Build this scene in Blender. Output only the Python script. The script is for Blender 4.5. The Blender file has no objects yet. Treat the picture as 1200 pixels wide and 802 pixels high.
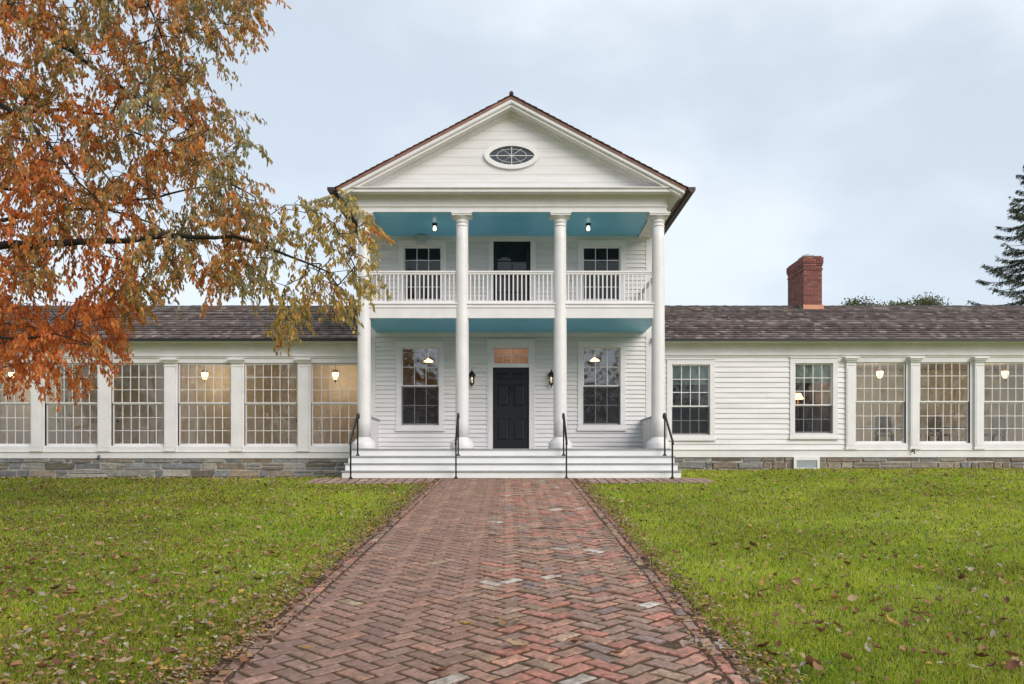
import bpy, math, random
import numpy as np
from mathutils import Vector, Matrix
random.seed(7)
rng = np.random.default_rng(11)
S = bpy.context.scene
C = S.collection
R = math.radians

# ------------------------------------------------------------------ camera
EYE = 0.30
F = 981.0
cd = bpy.data.cameras.new('camera'); cam = bpy.data.objects.new('camera', cd); C.objects.link(cam)
cam.location = (0, 0, EYE); cam.rotation_euler = (R(90), 0, 0)
cd.sensor_width = 36; cd.lens = F/1200*36; cd.shift_y = 144/1200; cd.shift_x = 8/1200
cd.clip_start = 0.05; cd.clip_end = 2000
S.camera = cam

# ------------------------------------------------------------------ light
SUN_EL, SUN_AZ = 31, 142          # behind the camera, to the right
w = bpy.data.worlds.new('World'); S.world = w; w.use_nodes = True
nt = w.node_tree; nt.nodes.clear()
out = nt.nodes.new('ShaderNodeOutputWorld')
sky = nt.nodes.new('ShaderNodeTexSky'); sky.sky_type = 'NISHITA'; sky.sun_disc = False
sky.sun_elevation = R(SUN_EL); sky.sun_rotation = R(SUN_AZ); sky.air_density = 1.0; sky.dust_density = 0.6; sky.ozone_density = 1.6
bg1 = nt.nodes.new('ShaderNodeBackground'); bg1.inputs[1].default_value = 0.068
nt.links.new(sky.outputs[0], bg1.inputs[0])
tc = nt.nodes.new('ShaderNodeTexCoord')
mp = nt.nodes.new('ShaderNodeMapping'); mp.inputs['Scale'].default_value = (1.0, 1.0, 1.7); mp.inputs['Location'].default_value = (0.35, 0.1, 0.2)
nt.links.new(tc.outputs['Generated'], mp.inputs[0])
nz = nt.nodes.new('ShaderNodeTexNoise'); nz.inputs['Scale'].default_value = 2.9; nz.inputs['Detail'].default_value = 5; nz.inputs['Roughness'].default_value = 0.5
nt.links.new(mp.outputs[0], nz.inputs['Vector'])
mr = nt.nodes.new('ShaderNodeMapRange'); mr.inputs[1].default_value = 0.36; mr.inputs[2].default_value = 0.66
mr.inputs[3].default_value = 0.66; mr.inputs[4].default_value = 0.95; mr.interpolation_type = 'SMOOTHSTEP'
nt.links.new(nz.outputs[0], mr.inputs[0])
bg2 = nt.nodes.new('ShaderNodeBackground'); bg2.inputs[0].default_value = (0.69, 0.755, 0.82, 1); bg2.inputs[1].default_value = 0.755
mx = nt.nodes.new('ShaderNodeMixShader')
nt.links.new(mr.outputs[0], mx.inputs[0]); nt.links.new(bg1.outputs[0], mx.inputs[1]); nt.links.new(bg2.outputs[0], mx.inputs[2])
nt.links.new(mx.outputs[0], out.inputs[0])

sl = bpy.data.lights.new('sun', 'SUN'); so = bpy.data.objects.new('sun', sl); C.objects.link(so)
sl.energy = 1.5; sl.angle = R(36); sl.color = (1.0, 0.93, 0.875)
tos = Vector((math.sin(R(SUN_AZ))*math.cos(R(SUN_EL)), math.cos(R(SUN_AZ))*math.cos(R(SUN_EL)), math.sin(R(SUN_EL))))
so.rotation_euler = tos.to_track_quat('Z', 'Y').to_euler(); so.location = (0, 0, 30)
S.view_settings.view_transform = 'Standard'; S.view_settings.look = 'None'
S.view_settings.exposure = 0.80; S.view_settings.gamma = 1.0
S.render.engine = 'CYCLES'

# ------------------------------------------------------------------ helpers
def WX(px, Y): return (px-592)/F*Y
def WZ(py, Y): return EYE + (545-py)/F*Y
def PT(px, py, Y): return Vector((WX(px, Y), Y, WZ(py, Y)))

class MB:
    def __init__(s): s.v = []; s.f = []; s.m = []; s.c = []; s.sm = []
    def add(s, vs, fs, mi=0, col=None, smooth=False):
        b = len(s.v); s.v += [tuple(p) for p in vs]
        s.c += [col or (1, 1, 1)]*len(vs)
        for f in fs:
            s.f.append([b+i for i in f]); s.m.append(mi); s.sm.append(smooth)
    def box(s, x0, x1, y0, y1, z0, z1, mi=0, col=None):
        if x0 > x1: x0, x1 = x1, x0
        vs = [(x0,y0,z0),(x1,y0,z0),(x1,y1,z0),(x0,y1,z0),(x0,y0,z1),(x1,y0,z1),(x1,y1,z1),(x0,y1,z1)]
        s.add(vs, [(0,3,2,1),(4,5,6,7),(0,1,5,4),(1,2,6,5),(2,3,7,6),(3,0,4,7)], mi, col)
    def prism(s, poly, y0, y1, mi=0, col=None):     # polygon in x,z pushed along y (poly counter-clockwise seen from -y)
        n = len(poly)
        vs = [(x, y0, z) for x, z in poly]+[(x, y1, z) for x, z in poly]
        fs = [tuple(range(n)), tuple(range(2*n-1, n-1, -1))]
        for i in range(n):
            j = (i+1) % n
            fs.append((i, i+n, j+n, j))
        s.add(vs, fs, mi, col)
    def lathe(s, cx, cy, prof, n=28, mi=0, col=None):   # prof: list of (r,z) bottom to top
        vs = []; fs = []
        for r, z in prof:
            for k in range(n):
                a = 2*math.pi*k/n
                vs.append((cx+r*math.cos(a), cy+r*math.sin(a), z))
        for i in range(len(prof)-1):
            for k in range(n):
                k2 = (k+1) % n
                fs.append((i*n+k, i*n+k2, (i+1)*n+k2, (i+1)*n+k))
        fs.append(tuple(range(n-1, -1, -1))); fs.append(tuple((len(prof)-1)*n+k for k in range(n)))
        s.add(vs, fs, mi, col, True)
    def tube(s, pts, rad, n=8, mi=0, col=None):
        pts = [Vector(p) for p in pts]
        if not hasattr(rad, '__len__'): rad = [rad]*len(pts)
        vs = []; fs = []; up = None
        for i, p in enumerate(pts):
            t = (pts[min(i+1, len(pts)-1)]-pts[max(i-1, 0)])
            if t.length < 1e-9: t = Vector((0, 0, 1))
            t.normalize()
            if up is None: up = Vector((0, 0, 1)) if abs(t.z) < .9 else Vector((1, 0, 0))
            a = t.cross(up); 
            if a.length < 1e-6: a = t.cross(Vector((1, 0, 0)))
            a.normalize(); b = a.cross(t); up = b
            for k in range(n):
                an = 2*math.pi*k/n
                vs.append(p+(a*math.cos(an)+b*math.sin(an))*rad[i])
        for i in range(len(pts)-1):
            for k in range(n):
                k2 = (k+1) % n
                fs.append((i*n+k, (i+1)*n+k, (i+1)*n+k2, i*n+k2))
        fs.append(tuple(range(n))); fs.append(tuple((len(pts)-1)*n+k for k in range(n-1, -1, -1)))
        s.add(vs, fs, mi, col, True)
    def ball(s, c, r, n=10, mi=0, sx=1, sy=1, sz=1, col=None):
        vs = []; fs = []; m = n//2
        for i in range(m+1):
            th = math.pi*i/m
            for k in range(n):
                a = 2*math.pi*k/n
                vs.append((c[0]+r*sx*math.sin(th)*math.cos(a), c[1]+r*sy*math.sin(th)*math.sin(a), c[2]-r*sz*math.cos(th)))
        for i in range(m):
            for k in range(n):
                k2 = (k+1) % n
                fs.append((i*n+k, i*n+k2, (i+1)*n+k2, (i+1)*n+k))
        s.add(vs, fs, mi, col, True)
    def build(s, name, mats, parent=None):
        me = bpy.data.meshes.new(name)
        me.from_pydata(s.v, [], s.f)
        if not isinstance(mats, (list, tuple)): mats = [mats]
        for m in mats: me.materials.append(m)
        me.polygons.foreach_set('material_index', s.m)
        me.polygons.foreach_set('use_smooth', s.sm)
        ca = me.color_attributes.new('Col', 'FLOAT_COLOR', 'POINT')
        arr = np.ones((len(s.v), 4), np.float32); arr[:, :3] = np.array(s.c, np.float32)
        ca.data.foreach_set('color', arr.ravel())
        me.update()
        return link(name, me, parent)

WL = {}
def link(name, me, parent=None):
    o = bpy.data.objects.new(name, me); C.objects.link(o)
    if parent is not None:
        o.parent = parent; o.location = -WL[parent]
    WL[o] = Vector((0, 0, 0))
    return o
def np_mesh(name, V, T, col, mats, parent=None, mi=None, smooth=False):
    """V (n,3), T (m,3|4) int, col (n,3)"""
    me = bpy.data.meshes.new(name)
    k = T.shape[1]
    me.vertices.add(len(V)); me.vertices.foreach_set('co', V.astype(np.float32).ravel())
    me.loops.add(T.size); me.loops.foreach_set('vertex_index', T.astype(np.int32).ravel())
    me.polygons.add(len(T)); me.polygons.foreach_set('loop_start', np.arange(0, T.size, k, dtype=np.int32))
    me.polygons.foreach_set('loop_total', np.full(len(T), k, np.int32))
    if not isinstance(mats, (list, tuple)): mats = [mats]
    for m in mats: me.materials.append(m)
    if mi is not None: me.polygons.foreach_set('material_index', mi.astype(np.int32))
    me.polygons.foreach_set('use_smooth', np.full(len(T), smooth))
    ca = me.color_attributes.new('Col', 'FLOAT_COLOR', 'POINT')
    arr = np.ones((len(V), 4), np.float32); arr[:, :3] = col
    ca.data.foreach_set('color', arr.ravel())
    me.update(calc_edges=True); me.validate()
    return link(name, me, parent)
def tag(o, label=None, cat=None, group=None, kind=None):
    if label: o['label'] = label
    if cat: o['category'] = cat
    if group: o['group'] = group
    if kind: o['kind'] = kind
    return o
def thing(name, label, cat, loc=(0, 0, 0), group=None):
    o = bpy.data.objects.new(name, None); C.objects.link(o); o.location = loc; o.empty_display_size = .2
    WL[o] = Vector(loc)
    return tag(o, label, cat, group)

# ------------------------------------------------------------------ materials
def mat(name, col, rough=0.6, metal=0.0, vary=0.0, scale=6.0, bump=0.0, bscale=40.0, attr=False, trans=0.0, spec=0.5, stretch=None, hue=None):
    m = bpy.data.materials.new(name); m.use_nodes = True
    n = m.node_tree; b = n.nodes['Principled BSDF']
    b.inputs['Roughness'].default_value = rough; b.inputs['Metallic'].default_value = metal
    b.inputs['Specular IOR Level'].default_value = spec
    tcn = n.nodes.new('ShaderNodeTexCoord'); vec = tcn.outputs['Object']
    if stretch:
        mpn = n.nodes.new('ShaderNodeMapping'); mpn.inputs['Scale'].default_value = stretch
        n.links.new(vec, mpn.inputs[0]); vec = mpn.outputs[0]
    src = None
    if attr:
        a = n.nodes.new('ShaderNodeAttribute'); a.attribute_name = 'Col'; src = a.outputs['Color']
    if vary:
        nzn = n.nodes.new('ShaderNodeTexNoise'); nzn.inputs['Scale'].default_value = scale; nzn.inputs['Detail'].default_value = 6; nzn.inputs['Roughness'].default_value = .6
        n.links.new(vec, nzn.inputs['Vector'])
        mrn = n.nodes.new('ShaderNodeMapRange'); mrn.inputs[1].default_value = .3; mrn.inputs[2].default_value = .7
        mrn.inputs[3].default_value = 1-vary; mrn.inputs[4].default_value = 1+vary*.6
        n.links.new(nzn.outputs[0], mrn.inputs[0])
        mul = n.nodes.new('ShaderNodeMix'); mul.data_type = 'RGBA'; mul.blend_type = 'MULTIPLY'; mul.inputs[0].default_value = 1
        if src: n.links.new(src, mul.inputs[6])
        else: mul.inputs[6].default_value = (*col, 1)
        n.links.new(mrn.outputs[0], mul.inputs[7]); src = mul.outputs[2]
    if src: n.links.new(src, b.inputs['Base Color'])
    else: b.inputs['Base Color'].default_value = (*col, 1)
    if bump:
        bn = n.nodes.new('ShaderNodeTexNoise'); bn.inputs['Scale'].default_value = bscale; bn.inputs['Detail'].default_value = 5
        n.links.new(vec, bn.inputs['Vector'])
        bu = n.nodes.new('ShaderNodeBump'); bu.inputs['Strength'].default_value = bump; bu.inputs['Distance'].default_value = .01
        n.links.new(bn.outputs[0], bu.inputs['Height']); n.links.new(bu.outputs[0], b.inputs['Normal'])
    if trans:
        tr = n.nodes.new('ShaderNodeBsdfTranslucent')
        if src: n.links.new(src, tr.inputs[0])
        else: tr.inputs[0].default_value = (*col, 1)
        ms = n.nodes.new('ShaderNodeMixShader'); ms.inputs[0].default_value = trans
        n.links.new(b.outputs[0], ms.inputs[1]); n.links.new(tr.outputs[0], ms.inputs[2])
        n.links.new(ms.outputs[0], n.nodes['Material Output'].inputs[0])
    return m
def glass_mat(name, tint=(1, 1, 1), gain=3.2, wob=0.03):
    m = bpy.data.materials.new(name); m.use_nodes = True; n = m.node_tree; n.nodes.clear()
    o = n.nodes.new('ShaderNodeOutputMaterial'); t = n.nodes.new('ShaderNodeBsdfTransparent'); t.inputs[0].default_value = (*tint, 1)
    g = n.nodes.new('ShaderNodeBsdfGlossy'); g.inputs['Roughness'].default_value = 0.0
    fr = n.nodes.new('ShaderNodeFresnel'); fr.inputs[0].default_value = 1.5
    mu = n.nodes.new('ShaderNodeMath'); mu.operation = 'MULTIPLY'; mu.inputs[1].default_value = gain; mu.use_clamp = True
    tcn = n.nodes.new('ShaderNodeTexCoord'); bn = n.nodes.new('ShaderNodeTexNoise'); bn.inputs['Scale'].default_value = 3.0; bn.inputs['Detail'].default_value = 1
    bu = n.nodes.new('ShaderNodeBump'); bu.inputs['Strength'].default_value = wob; bu.inputs['Distance'].default_value = .3
    n.links.new(tcn.outputs['Object'], bn.inputs['Vector']); n.links.new(bn.outputs[0], bu.inputs['Height']); n.links.new(bu.outputs[0], g.inputs['Normal'])
    mxs = n.nodes.new('ShaderNodeMixShader')
    n.links.new(fr.outputs[0], mu.inputs[0]); n.links.new(mu.outputs[0], mxs.inputs[0]); n.links.new(t.outputs[0], mxs.inputs[1]); n.links.new(g.outputs[0], mxs.inputs[2])
    n.links.new(mxs.outputs[0], o.inputs[0]); return m
def emit_mat(name, col, st):
    m = bpy.data.materials.new(name); m.use_nodes = True; b = m.node_tree.nodes['Principled BSDF']
    b.inputs['Base Color'].default_value = (*col, 1); b.inputs['Emission Color'].default_value = (*col, 1); b.inputs['Emission Strength'].default_value = st
    return m
M = {}
M['white'] = mat('white_paint', (.745, .722, .715), .45, vary=.08, scale=2.5, bump=.08, bscale=60)
M['siding'] = mat('siding_paint', (.725, .702, .695), .5, vary=.13, scale=3.0, bump=.15, bscale=30, stretch=(.25, 1, 3))
M['flush'] = mat('flush_board_paint', (.715, .695, .682), .5, vary=.10, scale=4.0, bump=.12, bscale=30, stretch=(.2, 1, 3))
M['step'] = mat('step_paint', (.84, .84, .82), .4, vary=.08, scale=3.0, bump=.1, bscale=50, stretch=(.4, 1, 1))
M['tread'] = mat('tread_paint', (.34, .35, .36), .5, vary=.15, scale=8)
M['blue'] = mat('haint_blue_paint', (.18, .56, .80), .4, vary=.06, scale=3)
M['blackpaint'] = mat('black_door_paint', (.011, .013, .017), .5, vary=.15, scale=10, bump=.05, spec=.3)
M['iron'] = mat('wrought_iron', (.012, .012, .013), .38, metal=.2, bump=.05)
M['glass'] = glass_mat('window_glass')
M['dglass'] = glass_mat('dark_window_glass', gain=6.5, wob=.05)
M['uglass'] = glass_mat('balcony_glass', gain=1.5, wob=.05)
m = bpy.data.materials.new('insect_screen'); m.use_nodes = True; n = m.node_tree; n.nodes.clear()
o_ = n.nodes.new('ShaderNodeOutputMaterial'); t_ = n.nodes.new('ShaderNodeBsdfTransparent'); d_ = n.nodes.new('ShaderNodeBsdfDiffuse'); d_.inputs[0].default_value = (.04, .045, .055, 1)
x_ = n.nodes.new('ShaderNodeMixShader'); x_.inputs[0].default_value = .30
n.links.new(t_.outputs[0], x_.inputs[1]); n.links.new(d_.outputs[0], x_.inputs[2]); n.links.new(x_.outputs[0], o_.inputs[0]); M['screen'] = m
M['shingle'] = mat('wood_shingle', (1, 1, 1), .85, vary=.35, scale=14, bump=.4, bscale=60, attr=True, stretch=(3, .5, .5))
M['copper'] = mat('weathered_copper', (.30, .145, .11), .5, metal=.25, vary=.2, scale=5)
M['copperdark'] = mat('dark_copper_gutter', (.055, .032, .028), .45, metal=.4, vary=.2)
M['coppernew'] = mat('copper_flashing', (.46, .21, .13), .4, metal=.5, vary=.15)
M['lead'] = mat('lead_flashing', (.35, .35, .37), .5, metal=.3, vary=.2)
M['blackmetal'] = mat('black_gutter', (.012, .011, .011), .4)
M['stone'] = mat('foundation_stone', (1, 1, 1), .85, vary=.4, scale=9, bump=.8, bscale=22, attr=True)
M['mortar'] = mat('stone_mortar', (.42, .40, .36), .95, vary=.25, scale=12, bump=.6, bscale=50)
M['brick'] = mat('paving_brick', (1, 1, 1), .52, vary=.5, scale=24, bump=.9, bscale=70, attr=True, spec=.5)
def dirty(m, dirt, sc, lo, hi, amt):
    n = m.node_tree; b = n.nodes['Principled BSDF']; src = b.inputs['Base Color'].links[0].from_socket
    t = n.nodes.new('ShaderNodeTexCoord'); z = n.nodes.new('ShaderNodeTexNoise'); z.inputs['Scale'].default_value = sc; z.inputs['Detail'].default_value = 8; z.inputs['Roughness'].default_value = .65
    q = n.nodes.new('ShaderNodeMapRange'); q.inputs[1].default_value = lo; q.inputs[2].default_value = hi; q.inputs[3].default_value = 0; q.inputs[4].default_value = amt
    x = n.nodes.new('ShaderNodeMix'); x.data_type = 'RGBA'; x.inputs[7].default_value = (*dirt, 1)
    n.links.new(t.outputs['Object'], z.inputs['Vector']); n.links.new(z.outputs[0], q.inputs[0]); n.links.new(q.outputs[0], x.inputs[0]); n.links.new(src, x.inputs[6]); n.links.new(x.outputs[2], b.inputs['Base Color'])
dirty(M['brick'], (.19, .115, .07), 7, .46, .62, .7)
M['joint'] = mat('joint_soil', (.082, .046, .022), .95, vary=.5, scale=18, bump=1, bscale=80)
M['chim'] = mat('chimney_brick', (1, 1, 1), .8, vary=.25, scale=30, bump=.4, bscale=90, attr=True)
M['chimjoint'] = mat('chimney_mortar', (.16, .10, .085), .9, vary=.2)
M['bark'] = mat('tree_bark', (.022, .017, .014), .9, vary=.4, scale=8, bump=.8, bscale=25)
M['leaf'] = mat('autumn_leaf', (1, 1, 1), .5, attr=True, trans=.5, spec=.5)
M['needle'] = mat('spruce_needle', (1, 1, 1), .6, attr=True, trans=.1)
M['grass'] = mat('grass_blade', (1, 1, 1), .5, attr=True, trans=.55, spec=.35)
M['dry'] = mat('dry_leaf', (1, 1, 1), .65, attr=True, trans=.15, vary=.3, scale=30, spec=.3)
M['plaster'] = mat('interior_plaster', (.68, .62, .51), .8, vary=.06, scale=2)
M['plaster2'] = mat('interior_plaster_pale', (.68, .64, .53), .8, vary=.06, scale=2)
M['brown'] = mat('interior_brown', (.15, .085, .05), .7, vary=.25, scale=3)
M['hall'] = mat('hall_boards', (.42, .25, .16), .7, vary=.35, scale=4, stretch=(1, 1, 9))
M['bed'] = mat('bedroom_plaster', (.26, .23, .16), .8, vary=.1)
M['tglass'] = glass_mat('transom_glass', gain=1.0)
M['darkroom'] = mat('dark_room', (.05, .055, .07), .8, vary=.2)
M['floorwood'] = mat('floor_wood', (.28, .18, .10), .45, vary=.3, scale=5, stretch=(8, .6, 1))
M['brass'] = mat('aged_brass', (.28, .17, .06), .35, metal=.9)
M['bulb'] = emit_mat('warm_bulb', (1.0, .62, .28), 2.6)
M['bulbw'] = emit_mat('porch_bulb', (1.0, .87, .68), 1.6)
M['lantern'] = emit_mat('lantern_glow', (1.0, .78, .5), 1.5)
M['blind'] = mat('green_blind', (.42, .58, .52), .7, vary=.12, scale=3, trans=.3)
M['grey'] = mat('grey_plastic', (.46, .50, .51), .5)
M['chairwood'] = mat('chair_wood', (.16, .11, .08), .5, vary=.2)
M['cloth'] = mat('seat_cloth', (.34, .33, .30), .9, vary=.2)
M['shade'] = emit_mat('lit_lamp_shade', (1.0, .58, .26), 2.2)

# ------------------------------------------------------------------ ground
def sst(a, b, x):
    t = np.clip((x-a)/(b-a), 0, 1); return t*t*(3-2*t)
def gz(x, y):
    x = np.asarray(x, float); y = np.asarray(y, float)
    k = -.018+(.062)*sst(-3.5, 4.5, x)
    near = -.0663*(18.9-np.clip(y, -14, 18.9))
    far = k*(np.clip(y, 18.9, 23.2)-18.9)
    off = .05*sst(3.0, 9.0, x)-.02*sst(2.5, 9, -x)
    bump = .018*np.sin(x*1.1+.6*y)*np.sin(.9*y-.5*x)*sst(1.9, 3.2, np.abs(x))
    return near+far+off+bump
def path_l(y): return -1.60-.0165*(17.3-np.asarray(y, float))
def path_r(y): return 1.62-.0105*(17.3-np.asarray(y, float))
def on_path(x, y, m=0.0):
    x = np.asarray(x); y = np.asarray(y)
    a = (x > path_l(y)-m) & (x < path_r(y)+m) & (y < 18.4)
    b = (y > 17.55-m) & (y < 19.2) & (x > -4.35-m+.9*np.clip(17.9-y, 0, 1)) & (x < 4.55+m-.9*np.clip(17.9-y, 0, 1))
    return a | b
xs = np.concatenate([[-400, -150, -60, -30], np.arange(-18, 18.01, .3), [30, 60, 150, 400]])
ys = np.concatenate([[-300, -100, -50, -25, -14, -6, 0], np.arange(2.4, 24, .3), [30, 50, 100, 250, 600]])
X, Y = np.meshgrid(xs, ys); Zg = gz(X, Y)-.025
V = np.stack([X.ravel(), Y.ravel(), Zg.ravel()], 1)
nx = len(xs); idx = np.arange(len(V)).reshape(len(ys), nx)
T = np.stack([idx[:-1, :-1].ravel(), idx[:-1, 1:].ravel(), idx[1:, 1:].ravel(), idx[1:, :-1].ravel()], 1)
M['soil'] = mat('lawn_soil', (.22, .25, .035), .95, vary=.6, scale=3, bump=1, bscale=30)
g = np_mesh('ground', V, T, np.ones((len(V), 3)), M['soil'], smooth=True); tag(g, 'sloping lawn soil under the grass', 'ground', kind='structure')

# ---- brick path
def clip_poly(poly, n, d):          # keep points with n.p <= d
    outp = []
    for i in range(len(poly)):
        a = poly[i]; b = poly[(i+1) % len(poly)]
        da = n[0]*a[0]+n[1]*a[1]-d; db = n[0]*b[0]+n[1]*b[1]-d
        if da <= 0: outp.append(a)
        if (da < 0 < db) or (db < 0 < da):
            t = da/(da-db); outp.append((a[0]+(b[0]-a[0])*t, a[1]+(b[1]-a[1])*t))
    return outp
def brick_col(x, y, old):
    r = random.random()
    if not old:
        base = random.choice([(.285, .155, .110), (.30, .170, .122), (.250, .140, .105), (.31, .160, .108), (.265, .155, .122), (.33, .185, .135)])
        if r < .012: base = (.36, .26, .16)
        elif r < .03: base = (.22, .13, .08)
    else:
        if r < .20: base = (.40, .165, .115)
        elif r < .44: base = (.34, .18, .125)
        elif r < .68: base = (.30, .185, .14)
        elif r < .77: base = (.36, .235, .155)
        elif r < .82: base = (.24, .165, .145)
        elif r < .915: base = (.44, .22, .15)
        elif r < .945: base = (.48, .42, .36)
        else: base = (.27, .17, .105)
    k = random.uniform(.92, 1.38)
    return tuple(c*k for c in base)
def add_brick(mb, poly, col, rough=0.0, gap=.0135, lift=0.0):
    if len(poly) < 3: return
    cx = sum(p[0] for p in poly)/len(poly); cy = sum(p[1] for p in poly)/len(poly)
    ar = abs(sum(poly[i][0]*poly[(i+1) % len(poly)][1]-poly[(i+1) % len(poly)][0]*poly[i][1] for i in range(len(poly))))/2
    if ar < .0022: return
    rot = random.gauss(0, .012+.035*rough); cr, sr = math.cos(rot), math.sin(rot)
    jx = random.gauss(0, .0015+.004*rough); jy = random.gauss(0, .0015+.004*rough)
    z0 = float(gz(cx, cy)); tx = random.gauss(0, .008+.016*rough); ty = random.gauss(0, .008+.016*rough)
    h = .0022*rough+random.gauss(0, .0012+.0018*rough)+lift
    def q(p, inset, dz):
        dx, dy = p[0]-cx, p[1]-cy; L = math.hypot(dx, dy); s = max(0, (L-inset*1.35)/L)
        if rough: 
            s *= random.uniform(1-.06*rough, 1)
        dx *= s; dy *= s
        X_, Y_ = cx+jx+dx*cr-dy*sr, cy+jy+dx*sr+dy*cr
        return (X_, Y_, z0+.0663*(Y_-cy)*(1 if cy < 18.9 else 0)+dz+h+tx*dx+ty*dy)
    n_ = len(poly)
    # subdivide long edges so that old bricks get chipped outlines
    pp = []
    for i in range(n_):
        a = poly[i]; b = poly[(i+1) % n_]; pp.append(a)
        if rough:
            kk = 2 if math.dist(a, b) > .15 else 1
            for j in range(1, kk+1):
                t = j/(kk+1); pp.append((a[0]+(b[0]-a[0])*t, a[1]+(b[1]-a[1])*t))
    n_ = len(pp)
    top = [q(p, gap+.006+.004*rough, 0.0) for p in pp]; mid = [q(p, gap, -.006) for p in pp]; bot = [q(p, gap, -.04) for p in pp]
    vs = top+mid+bot
    fs = [tuple(range(n_))]
    for i in range(n_):
        j = (i+1) % n_
        fs.append((n_+i, n_+j, j, i)); fs.append((2*n_+i, 2*n_+j, n_+j, n_+i))
    mb.add(vs, fs, 0, col)
pb = MB(); EDG = .21
w_ = .131; s2 = math.sqrt(.5)
for a in range(-10, 190):
    for b in range(-40, 40):
        ox, oy = a*1+b*2, a*1-b*2
        for (x0, y0, x1, y1) in ((0, 0, 2, 1), (0, 1, 1, 3)):
            pl = []
            for (u, v) in ((x0, y0), (x1, y0), (x1, y1), (x0, y1)):
                u = (u+ox)*w_; v = (v+oy)*w_
                pl.append(((u-v)*s2, (u+v)*s2+3.2))
            cy = sum(p[1] for p in pl)/4; cx = sum(p[0] for p in pl)/4
            if cy < 3.3 or cy > 18.95 or abs(cx) > 2.6: continue
            l = float(path_l(cy))+EDG; r = float(path_r(cy))-EDG
            pl = clip_poly(pl, (-1, 0), -l); pl = clip_poly(pl, (1, 0), r) if pl else pl
            pl = clip_poly(pl, (0, 1), 18.85) if pl else pl
            if len(pl) < 3: continue
            seam = -.08-.012*(17-cy)+.07*math.sin(cy*2.3)
            old = cx > seam+random.gauss(0, .05)
            add_brick(pb, pl, brick_col(cx, cy, old), 1.0 if old else 0.12)
for side in (-1, 1):
    for row in (0, 1):
        y = 3.2
        while y < 18.85:
            L = random.uniform(.17, .22) if row == 0 else random.uniform(.12, .22)
            e = float(path_l(y) if side < 0 else path_r(y)); x0 = e-side*(.105*(1-row)+ .105) + random.gauss(0, .004+.01*row)
            xa, xb = sorted((x0, x0+side*.1))
            if not (y > 17.6 and row == 1) and random.random() > (.03 if row == 0 else .16):
                c = brick_col(0, y, side > 0 or random.random() < .45); 
                if row: c = tuple(k*.85 for k in c)
                add_brick(pb, [(xa, y), (xb, y), (xb, y+L), (xa, y+L)], c, .7, lift=.001-.002*row)
            y += L+random.uniform(.004, .02)
# landing strip in front of the steps, rows of stretchers
y = 17.62
while y < 18.9:
    x = -4.5
    while x < 4.6:
        L = .21
        if not (path_l(y) < x+.05 < path_r(y)-.1) and on_path(x+.1, y+.05) :
            c = brick_col(x, y, True); g3 = sum(c)/3; c = tuple(k*.75+g3*.28+.01 for k in c)
            add_brick(pb, [(x, y), (x+L, y), (x+L, y+.1), (x, y+.1)], c, .5)
        x += L
    y += .104
p = pb.build('brick_path', M['brick']); tag(p, 'herringbone brick path leading up to the steps', 'path', kind='structure')
# joint bed
bv = []; bf = []
yy = np.linspace(3.0, 18.95, 70)
for y in yy:
    for k in range(9):
        x = float(path_l(y))+(float(path_r(y)-path_l(y)))*k/8
        bv.append((x, y, float(gz(x, y))-.0075))
for i in range(len(yy)-1):
    for k in range(8): bf.append((i*9+k, i*9+k+1, (i+1)*9+k+1, (i+1)*9+k))
jb = MB(); jb.add(bv, bf)
for sx in (-1, 1):
    xa = np.linspace(1.6, 4.3, 8)*sx+(.1)
    vs = []; fs = []
    for x in xa:
        for y in np.linspace(17.6+.0, 18.95, 5): vs.append((x, y, float(gz(x, y))-.006))
    for i in range(7):
        for k in range(4):
            q = (i*5+k, (i+1)*5+k, (i+1)*5+k+1, i*5+k+1); fs.append(q if sx > 0 else q[::-1])
    jb.add(vs, fs)
p = jb.build('path_bed', M['joint']); tag(p, 'brown soil bed showing between the path bricks', 'path', kind='structure')

# ------------------------------------------------------------------ house
CX = .145; YF = 20.0; YW = 22.3; YG = 22.6; HW = 3.71
house = thing('house', 'white clapboard house with two-storey columned portico and long low wings on either side', 'house', (CX, YW, 0))
def part(name, mb, mats, parent=None): return mb.build(name, mats, parent or house)

def clapboard(mb, x0, x1, z0, z1, y, exp, holes, mi=0):
    """lapped boards on the plane y facing -y; holes: (hx0,hx1,hz0,hz1)"""
    z = z0
    while z < z1-.01:
        zt = min(z+exp, z1)
        segs = [(x0, x1)]
        for hx0, hx1, hz0, hz1 in holes:
            if z < hz1-.001 and zt > hz0+.001:
                ns = []
                for a, b in segs:
                    if hx1 <= a or hx0 >= b: ns.append((a, b)); continue
                    if hx0 > a: ns.append((a, hx0))
                    if hx1 < b: ns.append((hx1, b))
                segs = ns
        for a, b in segs:
            cuts = [a]
            t = a+random.uniform(1.2, 3.6)
            while t < b-.4: cuts.append(t); t += random.uniform(2.2, 4.2)
            cuts.append(b)
            for c0, c1 in zip(cuts[:-1], cuts[1:]):
                j = random.uniform(-.0012, .0012); g_ = .0012
                k = random.uniform(.965, 1.0)
                yb = y-.031+j; ytp = y-.003+j
                vs = [(c0+g_, yb, z), (c1-g_, yb, z), (c1-g_, ytp, zt+.004), (c0+g_, ytp, zt+.004), (c0+g_, y+.01, z), (c1-g_, y+.01, z)]
                mb.add(vs, [(0, 1, 2, 3), (4, 5, 1, 0)], mi, (k, k, k))
        z = zt

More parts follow.
